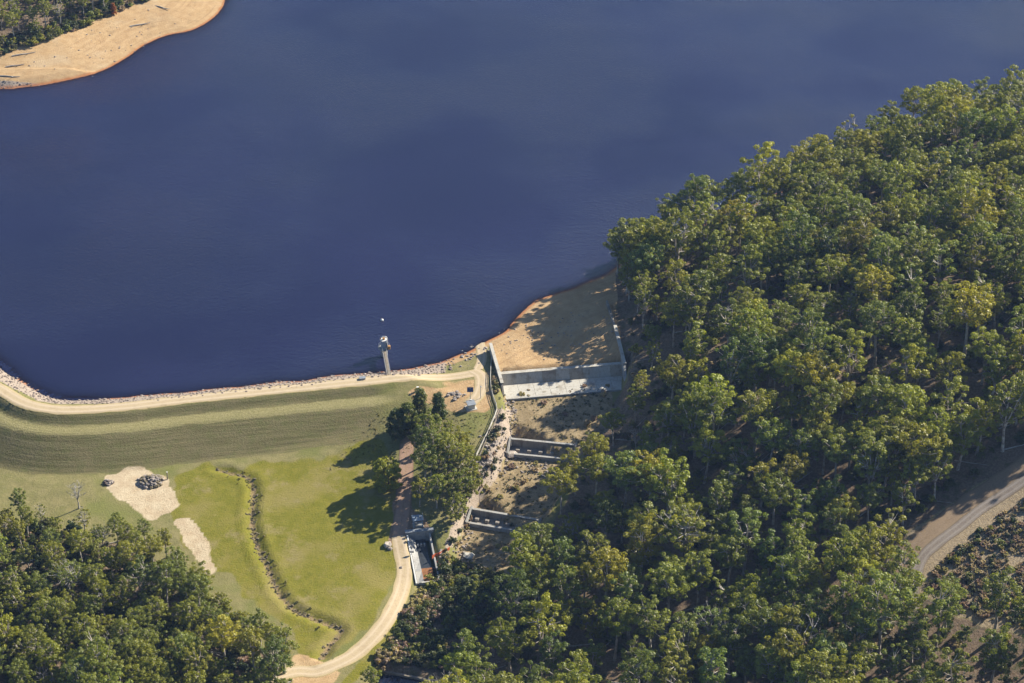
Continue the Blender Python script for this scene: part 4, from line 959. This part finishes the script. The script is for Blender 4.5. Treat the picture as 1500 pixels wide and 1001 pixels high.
for i, (px, py, H, pr, ti, lb) in enumerate([
    (612, 642, 9, PROT[9], 1, 'loose grey green gum behind the top of the red track'), (630, 652, 13, PROT[9], 0, 'olive gum at the top of the bank thicket'), (617, 684, 15, PROT[2], 3, 'narrow dark gum overhanging the red track halfway down'),
    (644, 678, 15, PROT[4], 0, 'layered olive gum in the middle of the bank thicket'), (668, 676, 12, PROT[13], 0, 'olive bushy gum on the upper right of the bank thicket'), (684, 706, 12, PROT[12], 0, 'olive bushy gum at the right edge of the bank thicket'),
    (650, 712, 13, PROT[12], 3, 'broad dark bushy gum, biggest in the bank thicket'), (622, 718, 16, PROT[0], 0, 'tall domed gum beside the lower red track'), (670, 732, 12, PROT[13], 0, 'olive bushy gum in the lower bank thicket'),
    (640, 744, 13, PROT[9], 1, 'grey green gum above the gate house'), (669, 764, 10, PROT[12], 1, 'short grey green bushy gum above the lower drop wall'), (657, 642, 7, PROT[9], 2, 'young yellow green gum on the grass right of the thicket'),
    (608, 664, 9, PROT[9], 3, 'small dark gum on the right side of the red track'), (690, 728, 9, PROT[13], 0, 'olive gum at the rocky edge of the channel'), (632, 698, 17, PROT[11], 0, 'tall narrow olive gum standing clear out of the bank thicket'), (662, 702, 16, PROT[10], 5, 'tall pale layered gum rising from the bank thicket'), (615, 742, 11, PROT[9], 0, 'young olive gum at the foot of the red track')]):
    sp(px, py, pr, H, TINTS[ti][1], lb, i * 1.3)
def sp2(px, py, prot, H, tint, label, rz=0.0): 
    p = gat(px, py); plant('gum_tree', p.x, p.y, prot, H / prot[1], rz, tint, label, 'tree')
sp2(545, 1020, PROT[6], 10, TINTS[1][1], 'grey green gum at the bottom edge beside the sand road', .4)
sp2(1388, 893, PROT[8], 12, TINTS[3][1], 'dark gum standing alone between the track bend and the scrub', 1.2)
sp2(116, 745, SPARSE[2], 11, (1, 1, 1), 'bare grey dead tree rising from the field edge of the left woodland', .9)
sp2(998, 848, SPARSE[0], 25, (1.0, 1.0, 1.0), 'big pale limbed half bare gum standing in the dark forest gap', 1.9)
sp2(167, 22, DP[1], 5, (4.2, 1.1, .9), 'small reddish brown shrubby tree at the top of the far beach', .2)
# shrubs and ground cover that nobody could count
SH = [dense(61, 2.2, 1.5, 0, 'scrubleaf', .12), dense(62, 1.8, 1.6, 0, 'greenscrub', .12), dense(63, 1.2, 1.1, 0, 'heath', .12), dense(64, 1.6, 1.2, 0, 'scrubleaf', .1)]
def small(seed, H, r, leaf, n=22, per=26, size=.2):
    g = np.random.default_rng(seed); cs = np.c_[g.normal(0, r * .42, n), g.normal(0, r * .42, n), g.uniform(.15, .9, n) * H]
    lv, lf = leaf_cloud(cs, np.full(n, r * .34), g, per, size, .8); return mesh_np('shrub', lv, lf, M[leaf])
SHR = [small(71, 1.8, 1.5, 'greenscrub'), small(72, 1.5, 1.3, 'scrubleaf'), small(73, 1.1, 1.2, 'heath'), small(74, 2.4, 1.6, 'leaf'), small(75, 2.6, 1.7, 'darkleaf')]
TUS = [small(81, .5, .55, 'tussock', 6, 14, .13), small(82, .6, .6, 'greenscrub', 6, 14, .13)]
def cover(name, poly, n, meshes, wts, s0, s1, seed, cl=.0, px_clip=True):
    g = np.random.default_rng(seed); b = np.array([gat(*q)[:2] for q in poly]); x0, y0 = b.min(0) - 3; x1, y1 = b.max(0) + 3
    c = np.c_[g.uniform(x0, x1, n), g.uniform(y0, y1, n)]
    i = np.clip(np.searchsorted(GX, c[:, 0]) - 1, 0, len(GX) - 2); j = np.clip(np.searchsorted(GY, c[:, 1]) - 1, 0, len(GY) - 2)
    px, py = proj(c[:, 0], c[:, 1], MZ[j, i]); ok = (sdf(poly, px, py) > 0) & (MSD[j, i] > 1) & (vnoise(c[:, 0] / 5, c[:, 1] / 5, seed) > cl - .5)
    c = c[ok]; k = len(c); z = [hs(*q) - .05 for q in c]; s = g.uniform(s0, s1, k)
    return gn_scatter(name, np.c_[c, z], np.c_[np.zeros((k, 2)), g.uniform(0, 6.28, k)], np.c_[s, s, s * g.uniform(.8, 1.2, k)], g.choice(len(meshes), k, p=np.array(wts) / sum(wts)), meshes)
cover('clearing_scrub', scrub_poly[1:-1] + [(1700, 950), (1700, 620)], 11500, SHR + TUS[:1], (.25, .5, 2.2, .08, .08, 6), .35, .8, 91, .28)
creek_poly = [(640, 838), (652, 815), (690, 830), (745, 850), (720, 905), (670, 985), (610, 975), (562, 968), (585, 925), (615, 880)]
cover('creek_scrub', creek_poly, 2900, SHR + TUS, (2, 2, 1.4, 1.0, 1.0, 2.5, 2), .4, 1.2, 92, .25)
cover('creek_grass', [(628, 850), (645, 850), (640, 905), (590, 965), (560, 985), (545, 985), (590, 915), (612, 870)], 2600, TUS + [SHR[2]], (3, 1, .6), .8, 1.6, 96)
cover('bank_scrub', [(722, 530), (733, 570), (742, 600), (750, 640), (735, 670), (700, 745), (672, 800), (650, 812), (672, 755), (697, 690), (715, 640), (733, 600), (722, 575)], 1300, TUS + SHR[:3], (3, 2, 1, .8, 1), .4, .9, 93, .3)
cover('forest_understorey', bases_right, 16000, SHR + [TUS[0]], (2, 2, 1, 1.4, 1.6, 1.5), .4, 1.2, 94, .42)
cover('woodland_understorey', bases_left, 4200, SHR + [TUS[0]], (2, 2, .6, 2, 2, 1), .5, 1.4, 95, .25)
cover('beach_edge_scrub', [(-60, 105), (0, 82), (60, 64), (100, 50), (150, 30), (170, 18), (215, 2), (260, -20), (230, -40), (150, 5), (85, 32), (0, 60)], 2600, SHR, (1, 2, 1, 1, 1), .5, 1.2, 97, .1)
cover('chute_tussocks', chute_z, 2600, TUS + [SHR[2]], (4, 1.5, .4), .4, .95, 103, .3)
cover('drain_tussocks', [(310, 682), (372, 692), (384, 725), (382, 760), (392, 795), (412, 835), (430, 872), (470, 900), (506, 920), (498, 930), (455, 918), (418, 890), (392, 850), (366, 800), (358, 720)], 900, TUS, (2.4, 1), .5, 1.1, 98, .3)
cover('abutment_tussocks', [(560, 600), (640, 590), (700, 610), (720, 600), (700, 660), (660, 650), (640, 640), (560, 680), (480, 690)], 900, TUS[:1], (1,), .35, .7, 102, .0)
# fallen timber on the forest floor
g = np.random.default_rng(17); t_ = MB(); k = 0
for _ in range(3000):
    if k > 420: break
    x, y = g.uniform(-200, 215), g.uniform(430, 850); z = hs(x, y); px, py = proj(x, y, z)
    if not (in_poly(bases_right, px, py) or in_poly(bases_left, px, py)): continue
    k += 1; a = g.uniform(-.5, .9); L = g.uniform(3, 11); r = g.uniform(.1, .3); dx, dy = math.cos(a) * L / 2, math.sin(a) * L / 2
    t_.tube([(x - dx, y - dy, hs(x - dx, y - dy) + r), (x, y, hs(x, y) + r), (x + dx, y + dy, hs(x + dx, y + dy) + r)], [r, r * .8, r * .4], 5)
tag(link(bpy.data.objects.new('fallen_timber', t_.mesh('fallen_timber', M['deadwood']))), kind='stuff')

# ------------------------------------------------------------------ haze: thin blue air round camera and ground
zb = float(MZ.min()) - 1.0; zt_ = float(max(MZ.max(), CAMH)) + 30.0
hz = MB().hexa([(-3900, -2900, zb), (3900, -2900, zb), (3900, 4900, zb), (-3900, 4900, zb)], [(-3900, -2900, zt_), (3900, -2900, zt_), (3900, 4900, zt_), (-3900, 4900, zt_)])
hm = mat('haze_air'); ht = NT(hm); pv = ht.n('ShaderNodeVolumePrincipled'); pv.inputs['Color'].default_value = (.35, .55, 1.0, 1); pv.inputs['Density'].default_value = .000045; pv.inputs['Anisotropy'].default_value = .2
ht.l(pv.outputs[0], ht.out.inputs['Volume'])
tag(link(bpy.data.objects.new('haze', hz.mesh('haze', hm))), kind='stuff')
